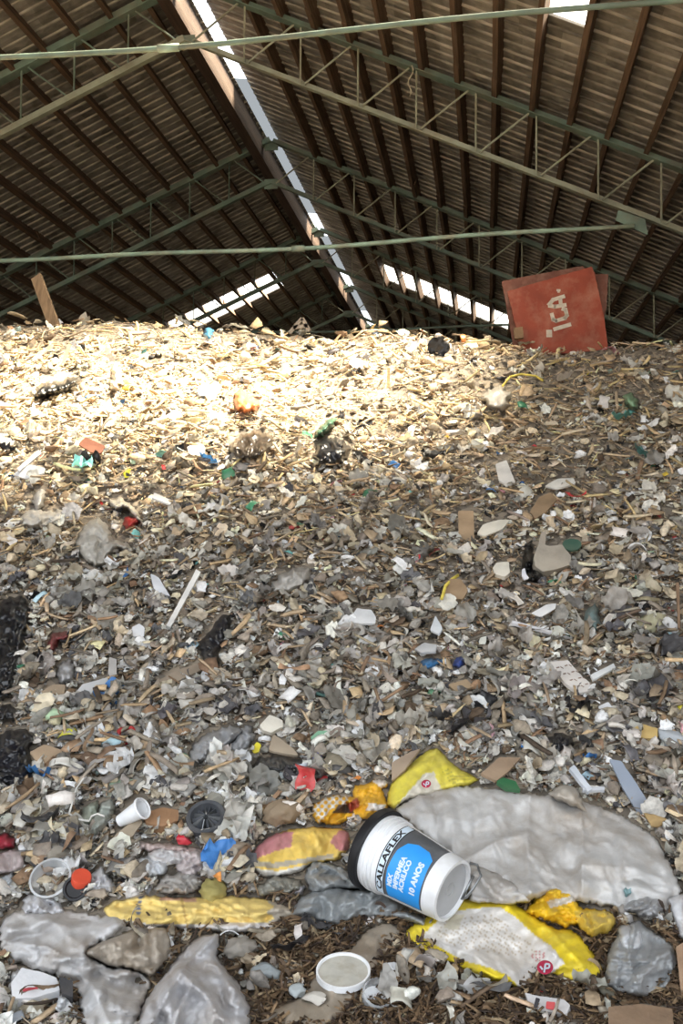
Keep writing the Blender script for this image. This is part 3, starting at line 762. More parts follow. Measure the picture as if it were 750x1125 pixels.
logo(fb, (598.5, 1062.5), 9, .115)
drape('yellow_bag', 'crumpled deep yellow bag between woven sack and front printed bag', 'bag',
      q(574,1001, 588,987, 601,972, 612,967, 627,966, 632,985, 636,999, 655,998, 674,1002, 678,1014, 668,1028, 648,1030, 632,1016, 618,1020, 604,1012, 590,1010), M_print,
      lambda P: mixcol(P, (.80, .50, .02), [(q(600,990, 630,984, 632,990, 604,998), (.7, .66, .6)), (q(612,965, 628,965, 628,970, 614,970), (.75, .72, .7)), (q(630,1000, 676,1000, 680,1030, 640,1030), (.74, .52, .08))]),
      h0=.08, bulge=.07, edge=8, wr=.05, ws=26, seed=19, rag=1.2, step=1.7, phrase='crumpled deep yellow bag')
ws = drape('white_sack', 'crumpled off-white woven sack sprawled over the lowest left rubbish', 'sack',
      q(0,1012, 22,999, 62,996, 100,1004, 132,1008, 142,1018, 120,1034, 96,1046, 118,1062, 152,1066, 168,1078, 158,1100, 150,1135, 92,1135, 86,1090, 60,1072, 30,1062, 0,1050), M_weave, (.56, .55, .55),
      h0=.05, bulge=.03, edge=14, wr=.055, ws=70, seed=21, rag=1.5, step=2.4, stretch=(.7, 1.3), folds=[(q(0,1035, 50,1040, 90,1060, 130,1075), .04, 6), (q(20,1005, 80,1020, 130,1015), .03, 8), (q(60,1050, 100,1080, 120,1125), .03, 8)], phrase='crumpled white sack')
drape('inner_lining', None, None, q(88,1047, 112,1032, 150,1019, 182,1017, 190,1034, 184,1056, 168,1074, 150,1066, 118,1062), M_weave, (.44, .39, .33), h0=.06, bulge=.04, edge=10, wr=.03, ws=30, seed=23, parent=ws, hedge=.03,
      folds=[(q(92,1046, 150,1030, 186,1020), .03, 5)])
drape('white_sack', 'folded grey-white sack corner rising beside the crumpled white sack', 'sack',
      q(146,1135, 156,1104, 172,1082, 200,1045, 218,1028, 240,1024, 243,1040, 238,1052, 262,1080, 275,1106, 276,1135), M_weave, (.53, .52, .53), h0=.06, bulge=.05, edge=12, wr=.05, ws=70, seed=27, rag=.8, step=2.4,
      folds=[(q(240,1026, 205,1060, 165,1125), .05, 5), (q(232,1050, 205,1090, 190,1130), .03, 6), (q(200,1070, 230,1100, 250,1130), .03, 5)], phrase='folded grey-white sack corner')
# ---- grey films round the pail
drape('grey_film', 'milky grey plastic film bunched under the pail', 'plastic film', q(318,1006, 328,988, 345,977, 368,972, 392,978, 410,974, 430,985, 452,1002, 470,1008, 468,1020, 448,1012, 425,1008, 392,1008, 372,1020, 345,1012), M_filmA, (.34, .36, .37),
      h0=.06, bulge=.06, edge=9, wr=.04, ws=30, seed=29, step=2, phrase='milky grey film')
drape('grey_film', 'crumpled grey plastic wad between yellow sack and pail', 'plastic film', q(334,962, 342,945, 362,948, 382,955, 398,968, 396,978, 372,976, 352,984, 338,978), M_filmA, (.40, .42, .43), h0=.06, bulge=.07, edge=7, wr=.05, ws=22, seed=31, step=1.8)
drape('paper_sheet', 'dirty grey-brown paper sheet under the round white lid', 'paper', q(424,1012, 444,1020, 436,1034, 404,1080, 386,1112, 350,1135, 300,1130, 296,1108, 330,1096, 345,1070, 380,1048, 400,1022), M_weave, (.34, .29, .23),
      h0=.03, bulge=.02, edge=10, wr=.012, ws=40, seed=33, phrase='dirty grey-brown paper sheet')
drape('clear_bag', 'dusty clear plastic bag slumped beside the front printed bag', 'plastic bag', q(664,1062, 668,1040, 680,1022, 700,1010, 716,1022, 738,1036, 745,1060, 735,1085, 705,1096, 680,1092, 662,1082), M_filmA, (.42, .43, .44), h0=.06, bulge=.05, edge=9, wr=.035, ws=34, seed=35, step=2.2,
      folds=[(q(700,1010, 690,1050, 700,1090), .03, 4)], phrase='dusty clear bag')
drape('paper_sheet', 'torn white paper corner at the right edge below woven sack', 'paper', q(731,986, 756,980, 756,1036, 745,1030), M_filmA, (.70, .70, .72), h0=.09, bulge=.02, edge=6, wr=.01, ws=30, seed=37)
drape('paper_sheet', 'small white folded paper standing beside dusty clear bag', 'paper', q(676,1018, 690,1014, 708,1022, 706,1042, 690,1052, 680,1040), M_filmA, (.66, .67, .69), h0=.13, bulge=.02, edge=5, wr=.012, ws=18, seed=38, keep=False)
drape('clear_film', 'cloudy pinkish clear film at the left edge under red rag', 'plastic film', q(-6,938, 14,932, 30,936, 34,950, 18,960, -6,962), M_filmA, (.56, .47, .46), h0=.05, bulge=.05, edge=7, wr=.03, ws=22, seed=39)
drape('red_rag', 'crimson rag at the left edge above cloudy film', 'rag', q(-6,918, 8,914, 18,922, 16,932, -6,935), M_filmA, (.40, .02, .05), h0=.06, bulge=.04, edge=5, wr=.02, ws=16, seed=40, phrase='crimson rag')
for i, (pl, lab, colr) in enumerate([
    (q(160,940, 175,928, 198,934, 210,948, 190,950, 170,952), 'wrinkled white food wrapper above the long yellow bag', (.70, .68, .68)),
    (q(196,930, 222,936, 228,952, 212,966, 198,962, 190,950), 'pinkish white torn wrapper above the long yellow bag', (.66, .58, .57)),
    (q(150,925, 190,926, 226,934, 224,942, 188,936, 152,934), 'long pinkish wrapper strip near small red cap', (.60, .48, .45)),
    (q(148,948, 158,940, 186,944, 182,962, 160,964), 'white bubbled wrapper with dark holes above yellow bag', (.68, .70, .73)),
    (q(168,980, 178,962, 210,956, 226,966, 222,978, 200,984), 'grey crumpled paper bag just above long yellow bag', (.46, .43, .40)),
    (q(22,1008, 26,985, 40,980, 66,990, 72,1004, 50,1006), 'small bright white foam sheet on left white sack edge', (.72, .72, .75)),
    (q(-6,968, 12,958, 22,966, 8,980, -6,984), 'pale blue-white wrapper at the left edge', (.62, .68, .74)),
    (q(98,962, 112,950, 124,968, 126,980, 110,984, 98,978), 'white paper bag piece beside red cap', (.70, .70, .73)),
    (q(94,912, 112,882, 122,876, 128,886, 118,906, 104,922), 'pale grey-green sheet scrap leaning left of white cup', (.50, .53, .48)),
    (q(86,905, 90,888, 106,878, 110,886, 98,908), 'dull green paper scrap behind pale sheet', (.42, .46, .38)),
    (q(8,1086, 16,1064, 62,1072, 60,1084, 20,1094), 'white crumpled tissue below left white sack', (.74, .74, .76)),
    (q(58,1106, 66,1092, 80,1094, 78,1106, 66,1112), 'small white foam crumb at the lowest left corner', (.70, .72, .75)),
    (q(452,1020, 470,1010, 500,985, 516,992, 500,1000, 470,1018), 'shadowed grey film strip under pail base', (.30, .31, .31)),
    (q(280,975, 300,962, 330,965, 335,978, 310,984, 285,984), 'grey-green wadded paper under yellow pink sack', (.30, .29, .25)),
    (q(318,972, 326,966, 336,974, 332,984, 322,984), 'pale lilac tissue ball near grey plastic wad', (.62, .58, .62))]):
    drape('wrapper' if 'wrapper' in lab else 'paper_scrap', lab, 'wrapper' if 'wrapper' in lab else 'paper', pl, M_filmA, colr, h0=.05, bulge=.04, edge=6, wr=.035, ws=17, seed=50+i, step=1.8, rag=1)
# ---- black and grey films on the slope
for i, (pl, lab, colr, ph, nm) in enumerate([
    (q(-6,812, 10,802, 25,800, 38,810, 30,826, 40,845, 36,862, 20,872, 8,862, -6,862), 'torn black bin liner at the left edge, lowest of the black plastics', (.010, .011, .016), 'lowest black bin liner', 'black_plastic'),
    (q(-6,668, 8,655, 26,655, 34,676, 26,705, 18,735, 12,768, -6,772), 'long torn black bin liner at the left edge halfway up', (.010, .011, .014), 'long black bin liner', 'black_plastic'),
    (q(31,430, 44,422, 64,418, 86,412, 92,418, 78,428, 60,436, 40,438), 'black shiny plastic strip on the sunlit upper left slope', (.014, .014, .014), 'upper left black plastic', 'black_plastic'),
    (q(343,500, 350,486, 362,480, 376,483, 386,492, 380,506, 362,514, 346,510), 'black plastic tatter on the upper middle slope', (.016, .016, .018), 'upper middle black plastic', 'black_plastic'),
    (q(250,492, 262,478, 284,472, 300,478, 300,494, 286,504, 262,508), 'dark brown matted film on the upper middle slope', (.06, .045, .032), 'dark brown matted film', 'brown_film'),
    (q(218,708, 232,690, 244,674, 254,676, 252,694, 242,712, 240,738, 226,736), 'black plastic tatter beside the long white stick', (.014, .014, .018), 'black tatter under white stick', 'black_plastic'),
    (q(-6,778, 8,772, 20,780, 18,792, -6,796), 'small black plastic rag at left edge between two bin liners', (.014, .014, .016), None, 'black_plastic'),
    (q(598,815, 612,803, 628,808, 630,820, 614,827, 600,824), 'black fluffy rag above woven sack', (.014, .014, .018), 'black fluffy rag', 'black_rag'),
    (q(275,850, 282,832, 310,830, 336,836, 330,848, 300,850, 292,858), 'dark grey sacking scrap above the pebbly patch', (.04, .04, .042), None, 'dark_sacking'),
    (q(205,834, 214,814, 240,800, 262,796, 268,806, 250,820, 232,834, 214,842), 'pale grey folded film, left half of a creased sheet', (.42, .42, .43), 'pale grey folded film', 'grey_film'),
    (q(250,822, 262,802, 276,795, 280,810, 272,824, 256,832), 'pale grey folded film, right half with pointed tip', (.40, .41, .43), None, 'grey_film'),
    (q(83,596, 94,574, 108,568, 120,578, 122,592, 146,598, 150,608, 124,604, 116,622, 100,622, 86,606), 'thin greyish white film spread on the middle left slope', (.52, .50, .46), 'thin greyish film', 'grey_film'),
    (q(20,572, 30,558, 52,562, 72,560, 70,573, 46,582, 24,580), 'wrinkled whitish film near the left edge above thin film', (.62, .59, .54), 'wrinkled whitish film', 'white_film'),
    (q(34,552, 40,540, 48,536, 50,552, 42,562), 'tiny white film tip above wrinkled whitish film', (.66, .64, .6), None, 'white_film'),
    (q(296,642, 312,628, 336,620, 344,632, 334,646, 312,652, 298,652), 'clear wrinkled film pillow on the middle slope', (.50, .48, .45), 'clear film pillow', 'clear_film'),
    (q(526,438, 538,426, 552,424, 562,434, 556,450, 540,452), 'knotted white bag on the upper right slope', (.62, .59, .53), 'knotted white bag', 'white_film'),
    (q(256,446, 258,430, 268,426, 276,438, 286,442, 284,452, 264,454), 'orange rag glowing in sunlight near the crest', (.85, .30, .10), 'orange rag', 'orange_rag'),
    (q(344,478, 358,462, 372,458, 366,470, 350,482), 'green torn film on upper slope right of orange rag', (.06, .18, .11), 'green torn film', 'green_film'),
    (q(683,436, 692,430, 702,440, 700,452, 690,448), 'pale green wrapper on the upper right slope', (.28, .50, .30), 'pale green wrapper', 'wrapper'),
    (q(456,732, 466,722, 486,724, 488,730, 470,738), 'bright blue crumpled film in the middle of the slope', (.05, .22, .48), 'bright blue film', 'blue_film'),
    (q(496,728, 508,720, 514,730, 502,736), 'small royal blue rag beside the bright blue film', (.03, .08, .35), None, 'blue_film'),
    (q(222,368, 226,360, 236,362, 236,372, 228,374), 'sky blue plastic knot on the crest above orange rag', (.10, .36, .62), 'sky blue knot', 'blue_film'),
    (q(134,576, 140,566, 152,568, 150,580, 140,584), 'small red rag beside the thin greyish film', (.48, .03, .03), 'small red rag', 'red_rag'),
    (q(48,712, 58,696, 76,692, 78,704, 66,706, 58,718), 'dark red thread tangle near long black bin liner', (.22, .05, .05), None, 'red_rag'),
    (q(60,740, 66,728, 76,722, 84,734, 80,750, 66,752), 'round grey-white plastic wad right of bin liner', (.42, .42, .43), None, 'white_film'),
    (q(118,552, 132,545, 150,560, 160,580, 150,572, 140,560, 126,562), 'curved white film ribbon above small red rag', (.62, .58, .5), None, 'white_film'),
    (q(640,672, 655,662, 660,680, 656,698, 642,690), 'dull turquoise crumpled film right of thin white rod', (.22, .30, .29), 'turquoise film', 'turquoise_film'),
    (q(120,428, 122,408, 126,396, 134,410, 136,424, 128,430), 'upright white torn plastic peak in the sunlit patch', (.66, .60, .5), 'white plastic peak', 'white_film'),
    (q(680,978, 686,968, 700,964, 702,972, 694,984, 686,988), 'small turquoise tag in front of woven sack', (.20, .36, .38), None, 'turquoise_film'),
    (q(682,1000, 690,990, 714,982, 728,990, 730,1002, 716,1010, 700,1006), 'clear crumpled plastic with stripes right of turquoise tag', (.40, .40, .41), None, 'clear_film')]):
    small = pl[0][1] < 650
    drape(nm, lab, nm.replace('_', ' '), pl, M_blackfilm if max(colr) < .07 else M_filmA, colr, h0=.08 if not small else (.26 if pl[0][1] < 520 else .16), bulge=.05, edge=6, wr=.030 if not small else .03, ws=18, seed=80+i, step=1.7, rag=1.4, phrase=ph)

# ---- flat stiff things
PL = [
 ('white_board', 'printed white board with rows of faint marks, on the right slope', 'board', q(604,727, 624,725, 636,740, 656,757, 636,762, 620,750), (.68,.64,.6), dict(phrase='printed white board', thick=.02)),
 ('white_offcut', 'white triangular offcut left of the long white stick', 'offcut', q(165,630, 174,634, 187,655, 170,650), (.68,.70,.74), dict(phrase='white triangular offcut')),
 ('plastic_strip', 'long blue-grey plastic slat above the woven sack', 'slat', q(669,834, 682,836, 696,856, 716,888, 712,898, 700,892, 684,866), (.27,.31,.38), dict(phrase='blue-grey slat', thick=.012, mt=M_gloss, tilt=.5)),
 ('cardboard_piece', 'upright tan cardboard rectangle beside the oval cream board', 'cardboard', q(503,561, 520,561, 521,595, 504,594), (.40,.28,.17), dict(phrase='upright tan cardboard rectangle')),
 ('cream_board', 'long oval cream board chip right of tan rectangle', 'board', q(524,586, 530,576, 548,571, 560,571, 552,581, 532,589), (.70,.66,.56), dict(phrase='oval cream board')),
 ('cream_tile', 'rounded cream tile piece left of the black bag hole', 'tile', q(541,624, 546,618, 559,617, 560,629, 554,634, 543,630), (.72,.68,.58), dict(phrase='rounded cream tile', thick=.03)),
 ('white_board', 'upright white board offcut on the upper right slope', 'board', q(544,510, 556,505, 566,530, 556,534, 548,528), (.70,.67,.62), dict(phrase='upright white offcut')),
 ('white_board', 'flat white slab chip right of the upright white offcut', 'board', q(598,534, 612,526, 630,525, 632,531, 612,537), (.68,.66,.6), dict()),
 ('red_brown_tile', 'flat red-brown tile piece on the upper left slope', 'tile', q(86,488, 94,480, 116,490, 111,498, 100,497), (.30,.12,.075), dict(phrase='red-brown tile')),
 ('wood_wedge', 'yellowish wooden triangle on the upper left slope', 'wedge', q(104,456, 121,437, 125,455), (.66,.46,.22), dict(phrase='yellowish wooden triangle', thick=.06, rounding=0)),
 ('white_tray', 'flat white plastic frame near the left edge of upper slope', 'frame', q(14,521, 32,510, 50,514, 48,520, 28,526), (.66,.68,.70), dict(phrase='flat white plastic frame')),
 ('cardboard_piece', 'brown cardboard flap with yellow cord, right of middle', 'cardboard', q(486,650, 494,636, 506,636, 514,648, 508,658, 492,658), (.32,.22,.13), dict(phrase='brown cardboard flap')),
 ('white_paper', 'white lined paper rectangle just above thin white rod', 'paper', q(583,674, 600,664, 611,663, 610,668, 594,678), (.70,.70,.70), dict(phrase='white lined paper rectangle', thick=.006)),
 ('green_disc', 'dark green oval plastic disc right of grey cardboard pot', 'disc', [(628+10.5*math.cos(a), 598+6.5*math.sin(a)) for a in np.linspace(0, 2*PI, 14, endpoint=False)], (.035,.10,.07), dict(phrase='dark green oval disc', mt=M_gloss)),
 ('wood_board', 'weathered brown board end above the grey cardboard pot', 'board', q(582,562, 592,546, 604,541, 612,548, 600,562, 588,570), (.28,.19,.11), dict(phrase='weathered brown board')),
 ('cardboard_piece', 'tan cardboard rectangle below the bright blue film', 'cardboard', q(492,752, 512,746, 520,754, 502,761), (.40,.29,.18), dict(phrase='tan rectangle under blue film')),
 ('yellow_block', 'yellow-tan foam rectangle right of the black fluffy rag', 'foam block', q(694,801, 704,795, 722,800, 722,811, 704,812, 695,808), (.60,.42,.16), dict(phrase='yellow-tan foam rectangle', thick=.03)),
 ('white_chip', 'square white plastic chip left of the white stick foot', 'chip', q(145,689, 153,685, 159,689, 158,700, 146,699), (.74,.75,.77), dict(thick=.02)),
 ('cream_board', 'cream plaster plate chip above the pebbly patch', 'board', q(285,797, 296,785, 310,791, 311,798, 298,805, 288,802), (.70,.66,.57), dict(phrase='cream plaster plate', thick=.03)),
 ('green_glass', 'pale green glass piece right of cream plaster plate', 'glass', q(341,810, 349,803, 360,803, 358,810, 346,815), (.22,.42,.28), dict(mt=M_gloss)),
 ('cardboard_piece', 'large tan cardboard square beside the lowest bin liner', 'cardboard', q(33,826, 48,818, 68,824, 66,840, 54,844, 40,836), (.40,.29,.19), dict(phrase='large tan cardboard square')),
 ('brown_brick', 'rust-brown brick fragment right of the white cup', 'brick', q(158,893, 178,887, 196,890, 196,901, 178,908, 160,904), (.34,.19,.10), dict(phrase='rust-brown brick', thick=.05)),
 ('cream_board', 'cream foam slab on the left above the crimson rag', 'foam slab', q(47,880, 60,871, 75,874, 72,884, 58,887), (.66,.60,.47), dict(phrase='cream foam slab', thick=.03)),
 ('white_board', 'crumbly white tile corner in the middle of the slope', 'tile', q(382,682, 392,668, 408,670, 413,678, 412,685, 396,685), (.68,.69,.70), dict(phrase='crumbly white tile')),
 ('cardboard_piece', 'broad brown cardboard sheet at the lowest right corner', 'cardboard', q(668,1106, 706,1103, 738,1108, 742,1140, 668,1140), (.27,.18,.115), dict(phrase='broad cardboard in lowest right', thick=.006, tilt=.2)),
 ('cardboard_piece', 'curved cardboard flap at the right edge below white paper corner', 'cardboard', q(742,1040, 760,1030, 760,1098, 748,1092), (.34,.22,.14), dict(thick=.006)),
 ('cardboard_piece', 'tan pointed cardboard sliver left of brick fragment', 'cardboard', q(112,934, 128,916, 150,898, 157,902, 146,918, 132,928), (.36,.29,.21), dict(thick=.006)),
 ('cardboard_piece', 'flat tan cardboard scrap beside yellow bag tip', 'cardboard', q(430,838, 450,826, 462,822, 444,846, 430,858), (.33,.25,.18), dict(keep=False)),
 ('white_chip', 'white bent plastic chip right of foam rectangle group', 'chip', q(657,776, 668,771, 674,779, 666,785, 658,782), (.72,.73,.75), dict(thick=.015)),
 ('grey_tile', 'blue-white slab chip left of tan cardboard square', 'chip', q(472,692, 478,676, 486,690, 482,697), (.6,.63,.66), dict()),
 ('white_board', 'white concrete flake below the tan rectangle', 'flake', q(455,712, 466,706, 480,708, 478,716, 462,717), (.5,.5,.5), dict()),
 ('brown_board', 'dark plywood strip right of tan pail film', 'board', q(170,750, 196,735, 222,728, 226,733, 196,748, 176,757), (.30,.24,.18), dict()),
 ('cardboard_piece', 'brown paper triangle on left slope above cream foam slab', 'cardboard', q(45,760, 58,752, 72,752, 70,766, 52,768), (.33,.25,.17), dict()),
 ('white_board', 'pale grey plank chip right of round plastic wad', 'board', q(82,762, 90,752, 118,744, 120,752, 98,764), (.50,.50,.50), dict()),
 ('grey_tile', 'broken pale grey tile left of pebble group', 'tile', q(120,722, 118,745, 128,744, 128,724), (.40,.38,.36), dict()),
 ('yellow_chip', 'small yellow plastic chip right of folded film', 'chip', q(276,822, 282,815, 287,818, 284,826, 278,827), (.72,.62,.05), dict(thick=.008, mt=M_gloss)),
 ('cardboard_piece', 'tan cardboard wedge above dark sacking', 'cardboard', q(295,824, 300,806, 322,822, 328,830, 312,828), (.38,.31,.23), dict()),
 ('green_bottle_shard', 'dark green bottle shard behind woven sack top', 'shard', q(545,858, 552,854, 566,858, 572,868, 556,866), (.03,.14,.06), dict(mt=M_gloss, thick=.02)),
 ('cardboard_piece', 'brown curved card above woven sack', 'cardboard', q(528,850, 548,832, 572,832, 560,846, 545,858), (.34,.24,.16), dict()),
]
for i, (nm, lab, cat, pl, colr, kw) in enumerate(PL):
    k = dict(lift=.075 if pl[0][1] > 700 else .11, thick=.014, seed=i+1); k.update(kw)
    slab(nm, lab, cat, pl, colr, **k)
stick('white_stick', 'long straight white stick lying on the middle left slope', 'stick', (218, 627), (185, 688), 6, (.74,.73,.70), thick=.03, lift=.12, tilt=.5, phrase='long white stick')
stick('white_strip', 'short pale slat right of the printed white board', 'slat', (650, 744), (675, 731), 6, (.66,.68,.68), lift=.1, phrase='short pale slat')
stick('white_rod', 'thin white rod below the white lined paper', 'rod', (562, 683), (606, 694), 3, (.72,.72,.75), lift=.12, phrase='thin white rod')
stick('wood_stick', 'thin pale wooden stick standing tilted in the upper right slope', 'stick', (427, 404), (426, 428), 3.2, (.60,.42,.22), lift=.15, tilt=.8)
stick('wood_stick', 'short wooden stick leaning on the crest near the plank', 'stick', (77, 378), (68, 402), 4, (.66,.48,.26), lift=.15, tilt=.8)
stick('white_strip', 'broken white slat beside the folded film above yellow bag', 'slat', (628, 842), (648, 868), 6.5, (.62,.66,.72), lift=.12, thick=.02, phrase='broken white slat')
stick('white_strip', 'narrow white slat joining the broken slat at its foot', 'slat', (640, 866), (664, 866), 4, (.62,.64,.68), lift=.1)
stick('wood_stick', 'long thin grey lath running to the right edge below foam rectangle', 'stick', (705, 812), (735, 832), 3.5, (.36,.32,.27), lift=.11)
stick('white_strip', 'narrow white plastic arm on the flat white frame', 'slat', (44, 496), (20, 516), 5, (.66,.66,.66), lift=.14)
stick('white_rod', 'thin white pipe below the crumbly white tile', 'rod', (168, 544), (188, 552), 6, (.70,.70,.70), lift=.12)
stick('wood_stick', 'brown bent stick at the right edge of the slope', 'stick', (744, 640), (746, 690), 3, (.25,.16,.10), lift=.12)
# fine marks printed on the white board
brd = [o for o in COL.objects if o.get('label', '').startswith('printed white board')][0]
bn = np.array(brd.data.polygons[0].normal); bo = np.array(brd.location)
for row in range(4):
    for c_ in range(5):
        px0 = np.array([611+row*7.5+c_*4.6, 733.5+row*6.8-c_*1.1]); dr = np.array([3.0, 1.6 if c_ % 2 else -.8]); sd_ = np.array([.25, .45])
        slab('printed_mark', None, None, [px0-sd_, px0+dr-sd_, px0+dr+sd_, px0+sd_], (.28, .2, .16), thick=.002, anchor=bo+bn*.004, n=bn, parent=brd, rounding=0, rag=0)
# ---- plank and small frame on the crest
def crest_point(px, dd=0): 
    p = hit([px], .0, heap)[0]; return p
a = hit([(62, 352)], .0, heap)[0]; r = rays([(40, 304)])[0]; b = EYE + r*(a[1]+.25)
mb = MB(); mb.bar(a-np.array([0, 0, .15]), b, .16, .05, up=(0, 1, .2)); o = mb.obj('plank', mat('pale_weathered_plank', (.33, .22, .13), grain=4, vary=.4, stretch=(5, 5, .6)))
tag(o, 'weathered plank leaning upright on the crest at left', 'plank'); LAND.append((50, 345, 'leaning plank'))
t = empty('wooden_frame', hit([(326, 362)], 0, heap)[0]); tag(t, 'small broken wooden frame standing on the crest left of the roof slit', 'frame'); Mfr = mat('grey_old_wood', (.30, .25, .2), vary=.3)
for A, B in [((318, 366), (332, 350)), ((332, 350), (340, 364)), ((322, 360), (338, 358))]:
    dd = t.location.y; pa, pb = [EYE+rays([p])[0]*dd for p in (A, B)]
    mb = MB(); mb.bar(pa, pb, .05, .04, up=(0, 1, 0)); mb.obj('strut', Mfr, t)
LAND.append((328, 360, 'small broken frame'))
# ------------------------------------------------------------------ the paint pail
def cam2w(v): return M.T @ np.array(v, float)
ec = -rays([(450, 950)])[0]; ec /= np.linalg.norm(ec)
A = cam2w((.875, -.484, 0)); A -= ec*(A@ec); A /= np.linalg.norm(A); A = A*.885+ec*.465     # from rim to base
PD = 3.76; rimC = EYE + rays([(411, 931)])[0]*PD
toc = (EYE-rimC); toc /= np.linalg.norm(toc); Nf = toc-A*(toc@A); Nf /= np.linalg.norm(Nf); U = -A; R_ = np.cross(U, Nf)
LEN = .365; RB = .112; RT = .143; baseC = rimC + A*LEN
pail = empty('paint_pail', baseC)
tag(pail, 'white paint pail with black rim and blue label lying on its side', 'pail')
frame = Matrix(np.array([[R_[0], Nf[0], U[0], 0], [R_[1], Nf[1], U[1], 0], [R_[2], Nf[2], U[2], 0], [0, 0, 0, 1]]).tolist())
frame.translation = Vector(baseC)                                  # local: x reading way, y to the eye, z towards the rim
rad = lambda h: RB + (RT-RB)*h/LEN
def lathe_obj(name, prof, mt, parent, n=72, smooth=True, fr=frame):
    mb = MB(); mb.lathe(prof, n, fr); o = mb.obj(name, mt, parent, smooth)
    if smooth:
        md = o.modifiers.new('edges', 'EDGE_SPLIT'); md.split_angle = math.radians(35)
    return o
prof = [(0.0, .016), (RB-.012, .016), (RB-.010, 0), (RB, .002), (rad(.05)+.0005, .05)]
prof += [(rad(.26), .262)]
for h in (.270, .288, .306):
    prof += [(rad(h)+.001, h), (rad(h)+.006, h+.002), (rad(h)+.006, h+.008), (rad(h)+.001, h+.010)]
prof += [(rad(.335), .335), (RT-.004, LEN-.01), (RT-.010, LEN-.01), (rad(.02)-.012, .022), (0.0, .022)]
lathe_obj('body', prof, M_white, pail)
M_base = mat('grey_pail_base', (.45, .46, .48), rough=.5, vary=.1, bump=.1, dirt=(.25, .22, .2), dirt_amt=.4)
bs = lathe_obj('base_plate', [(0, .0145), (.022, .0145), (.022, .012), (.026, .012), (.026, .0145), (RB-.013, .0145)], M_base, pail)
lathe_obj('rim', [(RT-.004, LEN-.034), (RT+.010, LEN-.034), (RT+.013, LEN-.03), (RT+.013, LEN-.004), (RT+.009, LEN+.004), (RT-.006, LEN+.004), (RT-.008, LEN-.01)], M_black, pail)
def wrap(h, s, lift):                               # s is measured around, from the side facing the eye
    r = rad(h)+lift; p = s/rad(.15)
    return frame @ Vector((r*math.sin(p), r*math.cos(p), h))
def around(name, poly, mt, parent, lift=.0012, step=.004):
    """poly in (around, up) metres, bent to the wall of the pail"""
    P = np.array(poly); ol = []
    for i in range(len(P)):
        a, b = P[i], P[(i+1) % len(P)]; n = max(1, int(np.linalg.norm(b-a)/step)); ol += [a+(b-a)*k/n for k in range(n)]
    V2, Tn = triang(np.array(ol), step*1.3)
    V = [tuple(Vector(wrap(v, u, lift))-Vector(baseC)) for u, v in V2]
    me = np_mesh(name, V, [tuple(t) for t in Tn], mt); o = link(name, me, parent)
    md = o.modifiers.new('thickness', 'SOLIDIFY'); md.thickness = .0006; return o
def text_on(name, body, u0, v0, size, mt, parent, lift=.0022, sx=1., bold=.0):
    cu = bpy.data.curves.new(name, 'FONT'); cu.body = body; cu.size = size; cu.offset = bold; cu.resolution_u = 3
    tmp = bpy.data.objects.new('tmp', cu); COL.objects.link(tmp); bpy.context.view_layer.update()
    me = bpy.data.meshes.new_from_object(tmp.evaluated_get(bpy.context.evaluated_depsgraph_get())); bpy.data.objects.remove(tmp)
    for v in me.vertices: v.co = Vector(wrap(v0+v.co.y, u0+v.co.x*sx, lift))-Vector(baseC)
    me.materials.clear(); me.materials.append(mt); o = link(name, me, parent); return o
lb = around('label', [(-.155, .058), (.16, .058), (.16, .232), (-.155, .232)], M_labelgrey, pail)
arch = [(-.145, .062), (.02, .062)] + [(.02+.075*math.sin(a)*1.0, .10+.095*(1-math.cos(a))) for a in np.linspace(0, PI/2, 5)][1:] + \
       [(.095-.06*(1-math.cos(a)), .196+.012*math.sin(a)) for a in np.linspace(0, PI/2, 5)] + [(-.06, .208), (-.145, .196)]
around('blue_field', [(-.15, .064), (-.02, .064), (.06, .070), (.085, .10), (.088, .15), (.07, .185), (.03, .203), (-.04, .208), (-.15, .200)], M_labelblue, lb, .0018)
around('white_band', [(-.155, .214), (.15, .214), (.15, .250), (-.155, .250)], M_inkb, lb, .0018)
around('white_band', [(-.152, .218), (.147, .218), (.147, .246), (-.152, .246)], M_ink, lb, .0022)
text_on('lettering', 'CALLAFLEX', -0.130, .2215, .030, M_inkb, lb, .0028, 1.5, .0012)
for s, u, v, sz in (('MIX', -0.097, .180, .026), ('IMPERMEA', -0.097, .155, .026), ('ACRILICO', -0.097, .131, .026)):
    text_on('lettering', s, u, v, sz, M_ink, lb, .0028, 1.0, .0012)
text_on('lettering', '10 ANOS', -0.093, .085, .030, M_ink, lb, .0028, 1.05, .0016)
LAND.append((450, 945, 'paint pail'))
KEEP.append(np.array(q(388,925, 398,900, 428,886, 450,898, 512,948, 512,965, 480,1006, 395,965), float))
# bent wire hanger beside the base
dw = PD-.26; pts = [EYE+rays([p])[0]*(dw+z) for p, z in [((516, 948), .03), ((524, 950), .02), ((528, 962), .0), ((520, 976), -.01), ((512, 986), -.01), ((507, 988), 0), ((514, 974), .02), ((520, 962), .03)]]
mb = MB(); mb.tube(pts, .005, 8); tag(mb.obj('wire_hook', M_wire, None, True), 'bent grey wire hook beside the base of the paint pail', 'hook')

